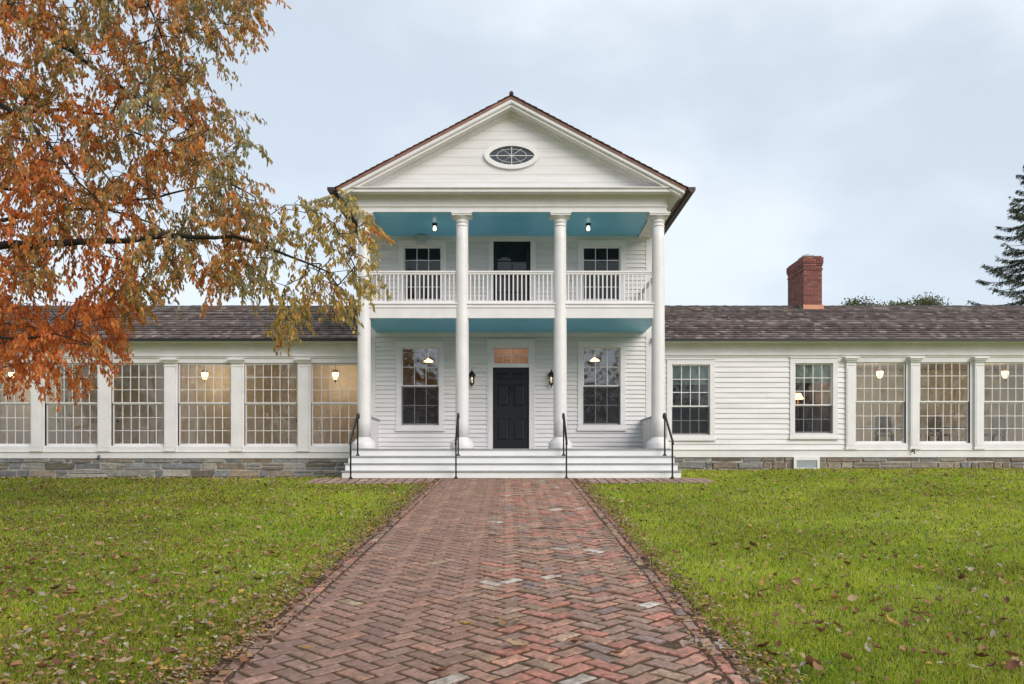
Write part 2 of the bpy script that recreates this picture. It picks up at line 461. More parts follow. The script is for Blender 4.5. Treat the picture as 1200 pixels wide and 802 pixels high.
# windows ------------------------------------------------------------
def window(x0, x1, z0, z1, y, cols, ru, rl, zm, name='window', cas=.135, sill=.06, mun=.018, stile=.035, glass='glass', screen=False, blind=None, label=None, casing=True, extra_top=0.03):
    """x0..x1, z0..z1 is the opening (sash outer edge)"""
    b = MB()
    if casing:
        b.box(x0-cas, x0, y-.042, y+.12, z0, z1+cas); b.box(x1, x1+cas, y-.042, y+.12, z0, z1+cas)
        b.box(x0, x1, y-.042, y+.12, z1, z1+cas)
        b.box(x0-cas-.012, x1+cas+.012, y-.065, y-.0, z1+cas+.002, z1+cas+extra_top)
        b.box(x0-cas, x1+cas, y-.045, y+.12, z0-cas*.75, z0-.003)
    else:
        b.box(x0-cas, x0, y-.012, y+.12, z0, z1); b.box(x1, x1+cas, y-.012, y+.12, z0, z1)
        b.box(x0-cas, x1+cas, y-.012, y+.12, z1, z1+cas); b.box(x0-cas, x1+cas, y-.012, y+.12, z0-cas, z0)
    wobj = part(name, b, M['white'])
    if label: wobj['label'] = label
    sb = MB()
    if casing: sb.box(x0-cas-.02, x1+cas+.02, y-.075, y+.0, z0-cas*.75-sill, z0-cas*.75-.002)
    else: sb.box(x0-cas, x1+cas, y-.05, y+.05, z0-cas-sill, z0-cas-.002)
    part('sill', sb, M['white'], wobj)
    for (za, zb, rows, yo) in ((zm-.0, z1, ru, y+.028), (z0, zm+.0, rl, y+.070)):
        s = MB(); up = yo < y+.05
        rail = stile if up else stile*1.1
        s.box(x0+.001, x0+stile, yo, yo+.035, za, zb); s.box(x1-stile, x1-.001, yo, yo+.035, za, zb)
        zt0, zt1 = zb-(rail if up else .03), zb
        s.box(x0+stile, x1-stile, yo, yo+.035, zt0, zt1)
        zb0, zb1 = za, za+(.032 if up else rail*1.3)
        s.box(x0+stile, x1-stile, yo, yo+.035, zb0, zb1)
        gx0, gx1, g0, g1 = x0+stile, x1-stile, zb1, zt0
        for i in range(1, cols):
            xx = gx0+(gx1-gx0)*i/cols; s.box(xx-mun/2, xx+mun/2, yo+.006, yo+.03, g0, g1)
        for i in range(1, rows):
            zz = g0+(g1-g0)*i/rows; s.box(gx0, gx1, yo+.004, yo+.028, zz-mun/2, zz+mun/2)
        so_ = part('sash', s, M['white'], wobj)
        pbm = MB(); pbm.add([(gx0, yo+.019, g0), (gx1, yo+.019, g0), (gx1, yo+.019, g1), (gx0, yo+.019, g1)], [(0, 1, 2, 3)])
        pane = part('pane', pbm, M[glass], wobj)
        if not up and screen:
            q = MB(); q.box(x0+.004, x1-.004, yo-.022, yo-.018, za+.01, zb-.01)
            part('insect_screen', q, M['screen'], wobj)
    if blind:
        q = MB(); zz = z1-.02; nsl = max(2, int((zz-blind)/.05))
        for i in range(nsl):
            a = zz-(zz-blind)*i/nsl; c = zz-(zz-blind)*(i+1)/nsl
            q.add([(x0+.02, y+.14, a), (x1-.02, y+.14, a), (x1-.02, y+.155, c), (x0+.02, y+.155, c)], [(3, 2, 1, 0)])
        q.box(x0+.02, x1-.02, y+.135, y+.16, blind-.035, blind-.002)
        part('blind', q, M['blind'], wobj)
    return wobj

def xw(px): return WX(px, YW)
def zw(py): return WZ(py, YW)
def xg(px): return WX(px, YG)
def zgv(py): return WZ(py, YG)

PF = .685       # porch floor
DK = 4.19       # balcony deck
CEIL = 6.39
SOF = 3.83
# openings on the main wall (lower, upper)
LW = [(xw(470.3), xw(514.4), zw(498.5), zw(407.5), zw(452.8)), (xw(683.0), xw(727.0), zw(498.0), zw(407.5), zw(452.8))]
UW = [(xw(473.2), xw(517.4), zw(352), zw(289.3), zw(320.5)), (xw(682.8), xw(727.0), zw(352), zw(289.3), zw(320.5))]
DX0, DX1 = xw(577.5), xw(620.1); DT = zw(430.8)
holes_lo = [(a, b, c, d) for a, b, c, d, e in LW]+[(DX0-.02, DX1+.02, PF, zw(406))]
UDX0, UDX1, UDT = xw(578.3), xw(621.7), zw(280.7)
holes_up = [(a, b, c, d) for a, b, c, d, e in UW]+[(UDX0-.02, UDX1+.02, DK, UDT)]
b = MB()
clapboard(b, CX-3.66, CX+3.66, PF, SOF-.12, YW, .1155, holes_lo)
clapboard(b, CX-3.66, CX+3.66, DK-.02, CEIL-.14, YW, .1155, holes_up)
part('clapboard_wall', b, M['siding'])
b = MB()   # flat boards at the top of each storey and corner boards, side walls of the block
b.box(CX-3.66, CX+3.66, YW-.028, YW, SOF-.12, SOF); b.box(CX-3.66, CX+3.66, YW-.028, YW, CEIL-.14, CEIL)
for s in (-1, 1):
    for (z0, z1) in ((PF, CEIL),):
        b.box(CX+s*3.66, CX+s*3.78, YW-.03, YW+.1, z0, z1)
        b.box(CX+s*3.60, CX+s*3.66, YW-.032, YW, z0, z1)
part('corner_board', b, M['white'])
b = MB()
for s in (-1, 1):
    xx = CX+s*3.74
    z = 0.0
    while z < 6.4:
        vs = [(xx+s*.02, YW+.1, z), (xx+s*.02, 30, z), (xx+s*.004, 30, z+.12), (xx+s*.004, YW+.1, z+.12)]
        b.add(vs, [(0, 1, 2, 3) if s > 0 else (3, 2, 1, 0)]); z += .1155
    b.box(xx-s*.02, xx, YW+.1, 30, 0, 6.4)
b.box(CX-3.7, CX+3.7, 29.9, 30, 0, 6.4)
part('side_wall', b, M['siding'])

for i, (a, bb, c, d, e) in enumerate(LW):
    window(a, bb, c, d, YW, 3, 2, 2, e, name='porch_window', glass='dglass', screen=True)
for i, (a, bb, c, d, e) in enumerate(UW):
    window(a, bb, c, d, YW, 3, 2, 2, e, name='balcony_window', glass='uglass')

# front door ---------------------------------------------------------
d = MB()
dz0, dz1 = PF+.03, DT; dw = DX1-DX0; y0 = YW+.03
d.box(DX0+.004, DX1-.004, y0+.02, y0+.05, dz0, dz1-.004)
def rail(x0, x1, z0, z1): d.box(x0, x1, y0, y0+.019, z0, z1)
H = dz1-dz0; st = .125
fx = lambda t: DX0+.004+(dw-.008)*t
zr = lambda py: zw(py)
# stiles and rails (six raised panels)
rail(fx(0), fx(.11), dz0, dz1-.004); rail(fx(.89), fx(1), dz0, dz1-.004)
zz = lambda q: zw(380+q/5.017)
rows = [(285, 325), (352, 482), (557, 685)]
prev = 255
for (a, c) in rows:
    rail(fx(.11), fx(.89), zz(a), zz(prev)-.004); rail(fx(.44), fx(.56), zz(c), zz(a)); prev = c
    for (u0, u1) in ((.11, .44), (.56, .89)):
        px0, px1, pz0, pz1 = fx(u0), fx(u1), zz(c), zz(a)
        i1, i2 = .02, .055
        o4 = [(px0+i1, y0+.0195, pz0+i1), (px1-i1, y0+.0195, pz0+i1), (px1-i1, y0+.0195, pz1-i1), (px0+i1, y0+.0195, pz1-i1)]
        n4 = [(px0+i2, y0+.006, pz0+i2), (px1-i2, y0+.006, pz0+i2), (px1-i2, y0+.006, pz1-i2), (px0+i2, y0+.006, pz1-i2)]
        d.add(o4+n4, [(4, 5, 6, 7), (0, 1, 5, 4), (1, 2, 6, 5), (2, 3, 7, 6), (3, 0, 4, 7)])
rail(fx(.11), fx(.89), dz0, zz(prev))
door = part('front_door', d, M['blackpaint'])
k = MB(); kz = zz(510); kx = fx(.045)
k.lathe(0, 0, [(.012, 0), (.012, .03), (.03, .045), (.032, .06), (.02, .075)], 14)
k.v = [(kx+x, y0-z, kz+yv) for x, yv, z in k.v]
k.box(kx-.025, kx+.025, y0-.006, y0, kz-.09, kz+.09)
part('knob', k, M['iron'], door)
k = MB(); kx = fx(.5); kz = zz(388)
k.box(kx-.03, kx+.03, y0-.012, y0, kz+.02, kz+.11)
k.ball((kx, y0-.025, kz+.075), .035, 10)
k.tube([(kx+.05*math.sin(t), y0-.03, kz-.005+.06*math.cos(t)) for t in np.linspace(-2.9, 2.9, 14)], .010, 6)
k.box(kx-.05, kx+.05, y0-.02, y0, kz-.085, kz-.05)
part('knocker', k, M['iron'], door)
d = MB()
TX0, TX1, TZ0, TZ1 = xw(579), xw(619), zw(426.2), zw(408.3)
ox0, ox1, oz1 = xw(571), xw(627), zw(398.3)
d.box(ox0, DX0, YW-.04, YW+.12, PF, TZ1+.04); d.box(DX1, ox1, YW-.04, YW+.12, PF, TZ1+.04)
d.box(ox0, ox1, YW-.042, YW+.12, TZ1+.042, oz1-.05); d.box(ox0-.02, ox1+.02, YW-.075, YW, oz1-.048, oz1)
d.box(DX0, DX1, YW-.01, YW+.1, DT, TZ0); d.box(DX0, TX0, YW-.01, YW+.1, TZ0, TZ1); d.box(TX1, DX1, YW-.01, YW+.1, TZ0, TZ1); d.box(DX0, DX1, YW-.01, YW+.1, TZ1, TZ1+.042)
d.box(ox0+.03, ox0+.05, YW-.052, YW-.04, PF, TZ1+.04); d.box(ox1-.05, ox1-.03, YW-.052, YW-.04, PF, TZ1+.04)
part('door_frame', d, M['white'], door)
d = MB(); d.box(DX0-.05, DX1+.05, YW-.09, YW+.06, PF, PF+.028); part('threshold', d, M['tread'], door)
d = MB()
for i in range(1, 4):
    xx = TX0+(TX1-TX0)*i/4; d.box(xx-(.01 if i == 2 else .006), xx+(.01 if i == 2 else .006), YW+.015, YW+.04, TZ0, TZ1)
zz2 = (TZ0+TZ1)/2; d.box(TX0, TX1, YW+.017, YW+.038, zz2-.007, zz2+.007)
tr = part('transom', d, M['white'])
d = MB(); d.add([(TX0, YW+.03, TZ0), (TX1, YW+.03, TZ0), (TX1, YW+.03, TZ1), (TX0, YW+.03, TZ1)], [(0, 1, 2, 3)]); part('pane', d, M['tglass'], tr)

# balcony door: black frame with glazed panels
d = MB(); fz0, fz1 = DK+.01, UDT
fr = .11
d.box(UDX0, UDX0+fr, YW+.0, YW+.06, fz0, fz1); d.box(UDX1-fr, UDX1, YW+.0, YW+.06, fz0, fz1)
d.box(UDX0+fr, UDX1-fr, YW+.0, YW+.06, fz1-.16, fz1); d.box(UDX0+fr, UDX1-fr, YW+.0, YW+.06, fz0, fz0+.28)
gx0, gx1, g0, g1 = UDX0+fr, UDX1-fr, fz0+.28, fz1-.16
d.box((gx0+gx1)/2-.014, (gx0+gx1)/2+.014, YW+.01, YW+.05, g0, g1)
for i in range(1, 4):
    zz3 = g0+(g1-g0)*i/4; d.box(gx0, gx1, YW+.012, YW+.048, zz3-.012, zz3+.012)
bd = part('balcony_door', d, M['blackpaint'])
d = MB(); d.add([(gx0, YW+.03, g0), (gx1, YW+.03, g0), (gx1, YW+.03, g1), (gx0, YW+.03, g1)], [(0, 1, 2, 3)]); part('pane', d, M['uglass'], bd)
d = MB(); ux0, ux1 = xw(572.5), xw(628)
d.box(ux0, UDX0, YW-.04, YW+.1, DK, UDT); d.box(UDX1, ux1, YW-.04, YW+.1, DK, UDT); d.box(ux0, ux1, YW-.042, YW+.1, UDT+.001, CEIL-.001)
part('door_frame', d, M['white'], bd)

# rooms behind ---------------------------------------------------------
def room(x0, x1, y0, y1, z0, z1, mw, mf, mc, name='interior_room'):
    b = MB()
    vs = [(x0, y0, z0), (x1, y0, z0), (x1, y1, z0), (x0, y1, z0), (x0, y0, z1), (x1, y0, z1), (x1, y1, z1), (x0, y1, z1)]
    b.add(vs, [(0, 1, 2, 3)], 1); b.add(vs, [(4, 7, 6, 5)], 2); b.add(vs, [(3, 2, 6, 7), (0, 3, 7, 4), (1, 5, 6, 2)], 0)
    return b, [mw, mf, mc]
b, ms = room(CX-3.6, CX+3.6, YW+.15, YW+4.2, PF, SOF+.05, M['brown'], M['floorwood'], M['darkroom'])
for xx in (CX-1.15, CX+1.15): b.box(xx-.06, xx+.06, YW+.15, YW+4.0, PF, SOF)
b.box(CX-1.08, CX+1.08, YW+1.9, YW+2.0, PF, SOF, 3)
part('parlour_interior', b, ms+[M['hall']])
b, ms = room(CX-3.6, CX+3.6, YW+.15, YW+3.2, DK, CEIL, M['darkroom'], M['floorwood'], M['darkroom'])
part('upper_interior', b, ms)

# porch floor, steps ---------------------------------------------------
b = MB()
yb = 19.85; nb = 60
for i in range(nb):
    x0 = CX-3.82+7.64*i/nb; b.box(x0+.0015, x0+7.64/nb-.0015, yb, YW-.002, PF-.028, PF-random.uniform(0, .0012), 1)
b.box(CX-3.79, CX+3.79, yb+.03, YW+.1, .02, PF-.03, 0)
part('porch_floor', b, [M['step'], M['tread']])
for i in range(3):
    zt = PF-(i+1)*.17125; yn = 19.85-.28*(i+1); hw = 3.84+.02*i
    b = MB()
    b.box(CX-hw, CX+hw, yn, yn+.32, zt-.034, zt, 1)
    b.box(CX-hw+.025, CX+hw-.025, yn+.028, yn+.31, max(-.05, zt-.1712), zt-.036, 0)
    part('step', b, [M['step'], M['tread']])

# columns ---------------------------------------------------------------
colx = [CX+(i-1.5)*2.364 for i in range(4)]
YC = 20.2
for cx in colx:
    b = MB()
    zb = PF+.265; zt = 6.335-.20
    prof = []
    for t in np.linspace(0, 1, 14):
        r = .162-.020*t**1.8; prof.append((r, zb-.02+(zt-zb+.02)*t))
    b.lathe(cx, YC, prof, 40)
    co = part('column', b, M['white'])
    b = MB()
    b.lathe(cx, YC, [(.283, PF+.001), (.287, PF+.02), (.287, PF+.125), (.278, PF+.15), (.255, PF+.172), (.235, PF+.185), (.222, PF+.205), (.205, PF+.228), (.180, PF+.245), (.166, PF+.262), (.162, PF+.28)], 40)
    part('base', b, M['white'], co)
    b = MB()
    b.lathe(cx, YC, [(.142, zt-.10), (.157, zt-.095), (.157, zt-.075), (.143, zt-.07), (.143, zt-.01), (.160, zt-.003), (.160, zt+.02), (.146, zt+.025), (.15, zt+.05), (.17, zt+.075), (.20, zt+.10), (.222, zt+.115), (.222, zt+.13)], 40)
    b.box(cx-.235, cx+.235, YC-.235, YC+.235, zt+.13, zt+.165); b.box(cx-.25, cx+.25, YC-.25, YC+.25, zt+.165, zt+.199)
    part('capital', b, M['white'], co)

# balcony --------------------------------------------------------------
b = MB()
YR = 20.15
b.box(CX-3.57, CX+3.57, YR+.02, YW-.001, SOF+.012, DK-.03)            # core
b.box(CX-3.575, CX+3.575, YR-.03, YR+.02, SOF, 4.075)                # fascia
b.box(CX-3.575, CX+3.575, YR-.05, YR+.02, 4.078, 4.092)
b.box(CX-3.575, CX+3.575, YR-.06, YW, DK-.03, DK, 0); b.box(CX-3.575, CX+3.575, YR-.035, YR+.02, 4.093, DK-.032)
bal = part('balcony', b, M['white'])
b = MB()
n_b = 28; bw = (YW-YR-.05)/n_b
for i in range(n_b): b.box(CX-3.566, CX+3.566, YR+.022+bw*i+.001, YR+.022+bw*(i+1)-.001, SOF-.001, SOF+.010)
part('soffit', b, M['blue'], bal)
def railing(p0, p1, nbal):
    b = MB(); x0, y0 = p0; x1, y1 = p1
    alongx = abs(x1-x0) > abs(y1-y0)
    def bar(z0, z1, wd):
        if alongx: b.box(x0, x1, y0-wd/2, y0+wd/2, z0, z1)
        else: b.box(x0-wd/2, x0+wd/2, y0, y1, z0, z1)
    bar(4.935, 4.975, .085); bar(4.895, 4.934, .05); bar(4.20, 4.255, .06)
    r = part('railing', b, M['white'])
    q = MB()
    for i in range(nbal):
        t = (i+.5)/nbal; xx = x0+(x1-x0)*t; yy = y0+(y1-y0)*t
        q.box(xx-.0155, xx+.0155, yy-.0155, yy+.0155, 4.255, 4.895)
    part('balusters', q, M['white'], r)
for i in range(3): railing((colx[i]+.15, YC), (colx[i+1]-.15, YC), 20)
for s in (0, 3): railing((colx[s], YC+.16), (colx[s], YW-.02), 17)
# knee walls beside the porch
for s in (-1, 1):
    b = MB(); xx = CX+s*3.505
    b.box(xx, xx+s*.12, YC+.1, YW-.001, PF, 1.47)
    kw = part('knee_wall', b, M['white'])
    b = MB(); b.box(xx-s*.03, xx+s*.15, YC+.08, YW-.001, 1.472, 1.51); part('cap_board', b, M['tread'], kw)

# entablature ------------------------------------------------------------
b = MB()
def band(z0, z1, p, beam=False):
    if beam:
        b.box(CX-HW-p, CX+HW+p, YF-p, YF+.40, z0, z1)
        for s in (-1, 1): b.box(CX+s*(HW+p), CX+s*(HW-.32), YF+.40, YW+.2, z0, z1)
    else: b.box(CX-HW-p, CX+HW+p, YF-p, 30.0, z0, z1)
band(6.337, 6.372, .028, True); band(6.372, 6.448, .004, True); band(6.448, 6.47, .018, True); band(6.47, 6.492, .034, True)
band(6.495, 6.655, 0); band(6.655, 6.68, .02); band(6.68, 6.70, .045); band(6.70, 6.722, .075)
band(6.724, 6.785, .325); band(6.787, 6.805, .345); band(6.805, 6.826, .37)
part('entablature', b, M['white'])
b = MB()
nb = 26; bw = (YW-YF-.40)/nb
for i in range(nb): b.box(CX-HW+.33, CX+HW-.33, YF+.40+bw*i+.001, YF+.40+bw*(i+1)-.001, CEIL, CEIL+.02)
b.box(CX-HW+.02, CX+HW-.02, YF+.01, YF+.39, 6.331, 6.336)
part('porch_ceiling', b, M['blue'])

# pediment -----------------------------------------------------------------
m_ = (9.0-6.84)/4.105
ZR = 9.0
b = MB()
zt_apex = ZR-.36
z = 6.83
while z < zt_apex:
    z1 = min(z+.205, zt_apex)
    h0 = (zt_apex-z)/m_; h1 = (zt_apex-z1)/m_
    h0 = min(h0, 3.7); h1 = min(h1, 3.7)
    j = random.uniform(-.0015, .0015)
    b.prism([(CX-h0, z+.0025), (CX+h0, z+.0025), (CX+max(h1, .002), z1-.0025), (CX-max(h1, .002), z1-.0025)], YF-.01+j, YF+.05)
    z = z1
b.prism([(CX-3.7, 6.83), (CX+3.7, 6.83), (CX, zt_apex)], YF+.004, YF+.06)
tymp = part('tympanum', b, M['flush'])
b = MB()
def rake(d0, d1, y0, y1, S_, mi=0):
    for s in (-1, 1):
        pl = [(CX, ZR-d1), (CX+s*S_, ZR-d1-m_*S_), (CX+s*S_, ZR-d0-m_*S_), (CX, ZR-d0)]
        if s < 0: pl = pl[::-1]
        b.prism(pl, y0, y1, mi)
rake(.125, .205, 19.60, 20.0, 4.06); rake(.205, .222, 19.615, 20.0, 4.02); rake(.222, .285, 19.655, 20.0, 3.98); rake(.285, .315, 19.90, 20.0, 3.9)
rake(.315, .345, 19.93, 20.0, 3.8); rake(.345, .372, 19.96, 20.0, 3.72)
part('raking_cornice', b, M['white'])
b = MB(); rake(.06, .124, 19.575, 29.9, 4.09); part('roof_edge', b, M['copper'])
# main roof shingle courses
b = MB()
def shingle_roof(b, p_eave, p_ridge, x_axis, length, exp, wmin, wmax, cols, th=.014, y_or_x=None):
    e = Vector(p_eave); r = Vector(p_ridge); up = (r-e); L = up.length; up.normalize(); ax = Vector(x_axis); nrm = ax.cross(up); nrm.normalize()
    if nrm.z < 0: nrm = -nrm
    n = int(L/exp)
    for i in range(n+1):
        s0 = i*exp; s1 = min(s0+exp*1.25, L+.02)
        if s1-s0 < .03: continue
        t = -random.uniform(0, wmax); rowk = random.uniform(-.012, .014); rowc = random.uniform(.82, 1.2)
        while t < length:
            w_ = random.uniform(wmin, wmax); a = max(t, 0)+.002; c = min(t+w_, length)-.002; t += w_
            if c-a < .02: continue
            base = random.choice(cols); k = random.uniform(.7, 1.35)*rowc
            col = tuple(x*k for x in base)
            lo = random.uniform(-.006, .006); lift = random.uniform(0, .005)
            p = [e+ax*a+up*(s0+lo), e+ax*c+up*(s0+lo+random.uniform(-.003, .003)), e+ax*c+up*s1, e+ax*a+up*s1]
            hb = th+.006+lift+(rowk if th > .03 else 0); ht = .004
            hb = max(hb, .012); top = [p[0]+nrm*hb, p[1]+nrm*hb, p[2]+nrm*ht, p[3]+nrm*ht]; bot = [p[0]+nrm*(hb-th), p[1]+nrm*(hb-th), p[2], p[3]]
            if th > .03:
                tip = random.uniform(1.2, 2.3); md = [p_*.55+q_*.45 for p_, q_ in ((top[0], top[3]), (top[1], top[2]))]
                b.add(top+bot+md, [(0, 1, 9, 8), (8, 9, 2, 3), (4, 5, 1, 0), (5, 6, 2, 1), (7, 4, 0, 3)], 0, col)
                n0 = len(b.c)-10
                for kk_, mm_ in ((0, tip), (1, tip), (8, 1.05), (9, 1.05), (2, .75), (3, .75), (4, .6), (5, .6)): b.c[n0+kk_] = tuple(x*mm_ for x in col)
            else: b.add(top+bot, [(0, 1, 2, 3), (4, 5, 1, 0), (5, 6, 2, 1), (7, 4, 0, 3)], 0, col)
SHC = [(.112, .082, .072), (.098, .076, .070), (.135, .102, .092), (.085, .068, .065), (.185, .152, .138), (.11, .080, .070), (.115, .096, .09)]
REDC = [(.13, .06, .05), (.11, .055, .048), (.15, .075, .06), (.09, .05, .045)]
for s in (-1, 1):
    ze = ZR-m_*4.14-.06
    shingle_roof(b, (CX+s*4.14, 19.53, ze), (CX, 19.53, ZR-.06), (0, 1, 0), 10.4, .16, .3, .6, REDC, .013)
b.tube([(CX, 19.53, ZR-.02), (CX, 29.9, ZR-.02)], .05, 6, 0, (.06, .04, .04))
part('main_roof', b, M['shingle'])
# gutters of the main block
for s in (-1, 1):
    b = MB()
    xg0 = CX+s*4.16; zg0 = 6.80
    n_ = 9
    vs = []; ring = []
    for k in range(n_):
        a = math.pi*k/(n_-1)
        ring.append((xg0+s*.075-math.cos(a)*.075*s, zg0-.055-math.sin(a)*.075))
    ring = [(xg0, zg0+.0)]+ring+[(xg0+s*.15, zg0)]
    for yy_ in (19.58, 29.9):
        for (x, z) in ring: vs.append((x, yy_, z))
    N = len(ring)
    fs = [(k, k+1, N+k+1, N+k) for k in range(N-1)]+[tuple(range(N))]
    b.add(vs, fs)
    b.box(xg0-s*.002, xg0-s*.35, 19.66, 29.9, 6.735, 6.75)
    part('main_gutter', b, M['copperdark'])

# eye window in the pediment
def vesica(cx, cz, hw, hh, n=28, p=1.25):
    pts = []
    for k in range(n):
        t = 2*math.pi*k/n
        x = math.cos(t); z = math.sin(t)
        pts.append((cx+hw*x, cz+hh*math.copysign(abs(z)**p, z)))
    return pts
YT = YF-.012
ecx, ecz = WX(599.6, YF), WZ(183.3, YF); hw_, hh_ = 26.4*YF/F, 11.0*YF/F; ow, oh = 32.2*YF/F, 15.8*YF/F
inner = vesica(ecx, ecz, hw_, hh_, 40, 1.25); outer = vesica(ecx, ecz, ow, oh, 40, 1.08)
b = MB()
N = 40
vs = [(x, YT-.06, z) for x, z in outer]+[(x, YT-.06, z) for x, z in inner]+[(x, YT, z) for x, z in outer]+[(x, YT-.01, z) for x, z in inner]
fs = []
for k in range(N):
    j = (k+1) % N
    fs += [(k, j, N+j, N+k), (2*N+k, 2*N+j, j, k), (N+k, N+j, 3*N+j, 3*N+k)]
b.add(vs, fs, 0)
ew = part('eye_window', b, M['white'])
b = MB(); b.add([(x, YT-.012, z) for x, z in inner], [tuple(range(N))])
M['eyeglass'] = mat('eye_window_glass', (.022, .03, .04), .12, vary=.3, scale=6, spec=.9)
part('pane', b, M['eyeglass'], ew)
b = MB()
b.box(ecx-hw_, ecx+hw_, YT-.03, YT-.014, ecz-.007, ecz+.007); b.box(ecx-.007, ecx+.007, YT-.031, YT-.015, ecz-hh_, ecz+hh_)
for sg in (-1, 1):
    b.tube([(ecx-.36*hw_*1.35, YT-.02, ecz-sg*hh_*.80), (ecx+.36*hw_*1.35, YT-.02, ecz+sg*hh_*.80)], .006, 4)
el = [(ecx+hw_*.66*math.cos(t), YT-.02, ecz+hh_*.70*math.sin(t)) for t in np.linspace(0, 2*math.pi, 37)]
b.tube(el, .006, 4)
part('glazing_bar', b, M['white'], ew)

# ------------------------------------------------------------------ wings
# left wing
LSP = 77.9
lp = [433.9-LSP*k for k in range(0, 9)]       # pilaster centres in photo columns
XL0 = xg(lp[-1]-6); XLR = CX-3.72
ZLT, ZLB, ZLM = zgv(425.6), zgv(522.5), zgv(473)
def wing(x0, x1, zs, zwt, zst, zarch, zf, ze, bays, name):
    """flat boarding of a wing: zs sill bottom, zwt water-table bottom, zst stone bottom, zarch window head, zf frieze bottom, ze eave"""
    b = MB()
    b.box(x0, x1, YG-.045, YG+.05, zwt, zs-.012); b.box(x0, x1, YG-.075, YG+.02, zs-.012, zs+.008)
    b.box(x0, x1, YG-.015, YG+.1, zarch, zf-.09)
    b.box(x0, x1, YG-.05, YG+.1, zf-.09, zf-.05); b.box(x0, x1, YG-.085, YG+.1, zf-.05, zf-.0)
    b.box(x0, x1, YG-.03, YG+.1, zf+.001, ze-.10); b.box(x0, x1, YG-.10, YG+.1, ze-.099, ze-.05)
    b.box(x0, x1, YG-.34, YG+.1, ze-.049, ze-.012)
    for (fa, fb) in bays: b.box(fa, fb, YG-.008, YG+.099, zs+.008, zarch-.001)
    return part(name, b, M['white'])
EAVE_Z = 3.63
wing(XL0, XLR, zgv(529.6), zgv(537.3), -.1, zgv(425.6), zgv(416.0), EAVE_Z, [(xg(p_-6.9), xg(p_+8.4)) for p_ in lp[1:]], 'wing_trim')
def pilaster(px, zb, zt, wd=12.3):
    b = MB(); c = xg(px); h = wd/2*YG/F
    b.box(c-h, c+h, YG-.09, YG+.1, zb, zt-.05)
    b.box(c-h-.03, c+h+.03, YG-.105, YG+.0, zb, zb+.06)
    b.box(c-h+.03, c+h-.03, YG-.098, YG-.09, zb+.1, zt-.22)
    po = part('pilaster', b, M['white'])
    b = MB()
    b.box(c-h-.012, c+h+.012, YG-.105, YG-.0, zt-.14, zt-.115); b.box(c-h-.02, c+h+.02, YG-.14, YG, zt-.05, zt-.01); b.box(c-h-.05, c+h+.05, YG-.18, YG, zt-.01, zt+.03); b.box(c-h-.075, c+h+.075, YG-.22, YG, zt+.03, zt+.075)
    part('capital', b, M['white'], po)
    return po
for px in lp: pilaster(px, zgv(529.4), zgv(424.2))
for k in range(len(lp)-1):
    a, c = lp[k+1]+8.4, lp[k]-6.9
    if k == 0: c = 431
    window(xg(a), xg(c), ZLB, ZLT, YG, 6, 3, 3, ZLM, name='wing_window', cas=.03, sill=ZLB-.03-zgv(529.6)-.006, mun=.016, stile=.04, casing=False)
# right wing
rp = [995.6+75.1*k for k in range(0, 7)]
XR1 = xg(rp[-1]+5); XRL = CX+3.72
wing(XRL, XR1, zgv(527.2), zgv(536.0), 0, zgv(418 if False else 424.6), zgv(414.6), EAVE_Z, [(xg(p_-9.2 if i_ else p_-4.5), xg(p_+6.8)) for i_, p_ in enumerate(rp)], 'wing_trim')
for px in rp: pilaster(px, zgv(527.0), zgv(422.6), 10.2)
ZRT, ZRB, ZRM = zgv(424.2), zgv(519.6), zgv(471.3)
for k in range(len(rp)-1):
    window(xg(rp[k]+6.8), xg(rp[k+1]-9.2), ZRB, ZRT, YG, 6, 3, 3, ZRM, name='wing_window', cas=.03, sill=ZRB-.03-zgv(527.2)-.006, mun=.016, stile=.04, casing=False)
SW = [(xg(786.8), xg(831.6), zgv(509.8), zgv(427.6), zgv(476.8)), (xg(930.8), xg(975.3), zgv(508.2), zgv(426.0), zgv(475.4))]
b = MB()
clapboard(b, XRL, xg(991.2), zgv(527)+.008, zgv(417.5), YG-.012, .139, [(a, bb, c, d) for a, bb, c, d, e in SW])
part('wing_wall', b, M['siding'])
for i, (a, bb, c, d, e) in enumerate(SW):
    window(a, bb, c, d, YG-.02, 4, 3, 2, e, name='window', cas=.13, glass='glass', screen=True, blind=zgv(449 if i == 0 else 447))
# interiors of the wings
b, ms = room(XL0, XLR-.05, YG+.13, YG+2.6, .66, 3.30, M['plaster'], M['floorwood'], M['plaster'])
for k, px in enumerate(lp[:-1]):      # panelled doors and wall posts on the back wall
    xx = xg(px-30); b.box(xx-.03, xx+.03, YG+2.5, YG+2.6, .66, 3.3)
    xx = xg(px-52); b.box(xx-.48, xx+.48, YG+2.55, YG+2.6, .66, 2.75); b.box(xx-.42, xx-.05, YG+2.53, YG+2.55, 1.7, 2.6); b.box(xx+.05, xx+.42, YG+2.53, YG+2.55, 1.7, 2.6)
    b.box(xx-.42, xx-.05, YG+2.53, YG+2.55, .8, 1.55); b.box(xx+.05, xx+.42, YG+2.53, YG+2.55, .8, 1.55)
    b.ball((xx+.40, YG+2.49, 1.62), .04, 8, 3)
part('gallery_interior', b, ms+[M['iron']])
b, ms = room(xg(985), XR1, YG+.13, YG+4.0, .70, 3.30, M['plaster2'], M['floorwood'], M['plaster2'])
for xx in np.arange(xg(985)+1.3, XR1, 2.2):
    b.box(xx-.5, xx+.5, YG+3.93, YG+4.0, .7, 2.7); b.box(xx-.42, xx-.04, YG+3.9, YG+3.93, 1.0, 2.6); b.box(xx+.04, xx+.42, YG+3.9, YG+3.93, 1.0, 2.6)
part('sunroom_interior', b, ms)
b, ms = room(XRL+.05, xg(984), YG+.13, YG+4.0, .70, 3.30, M['bed'], M['floorwood'], M['plaster2'])
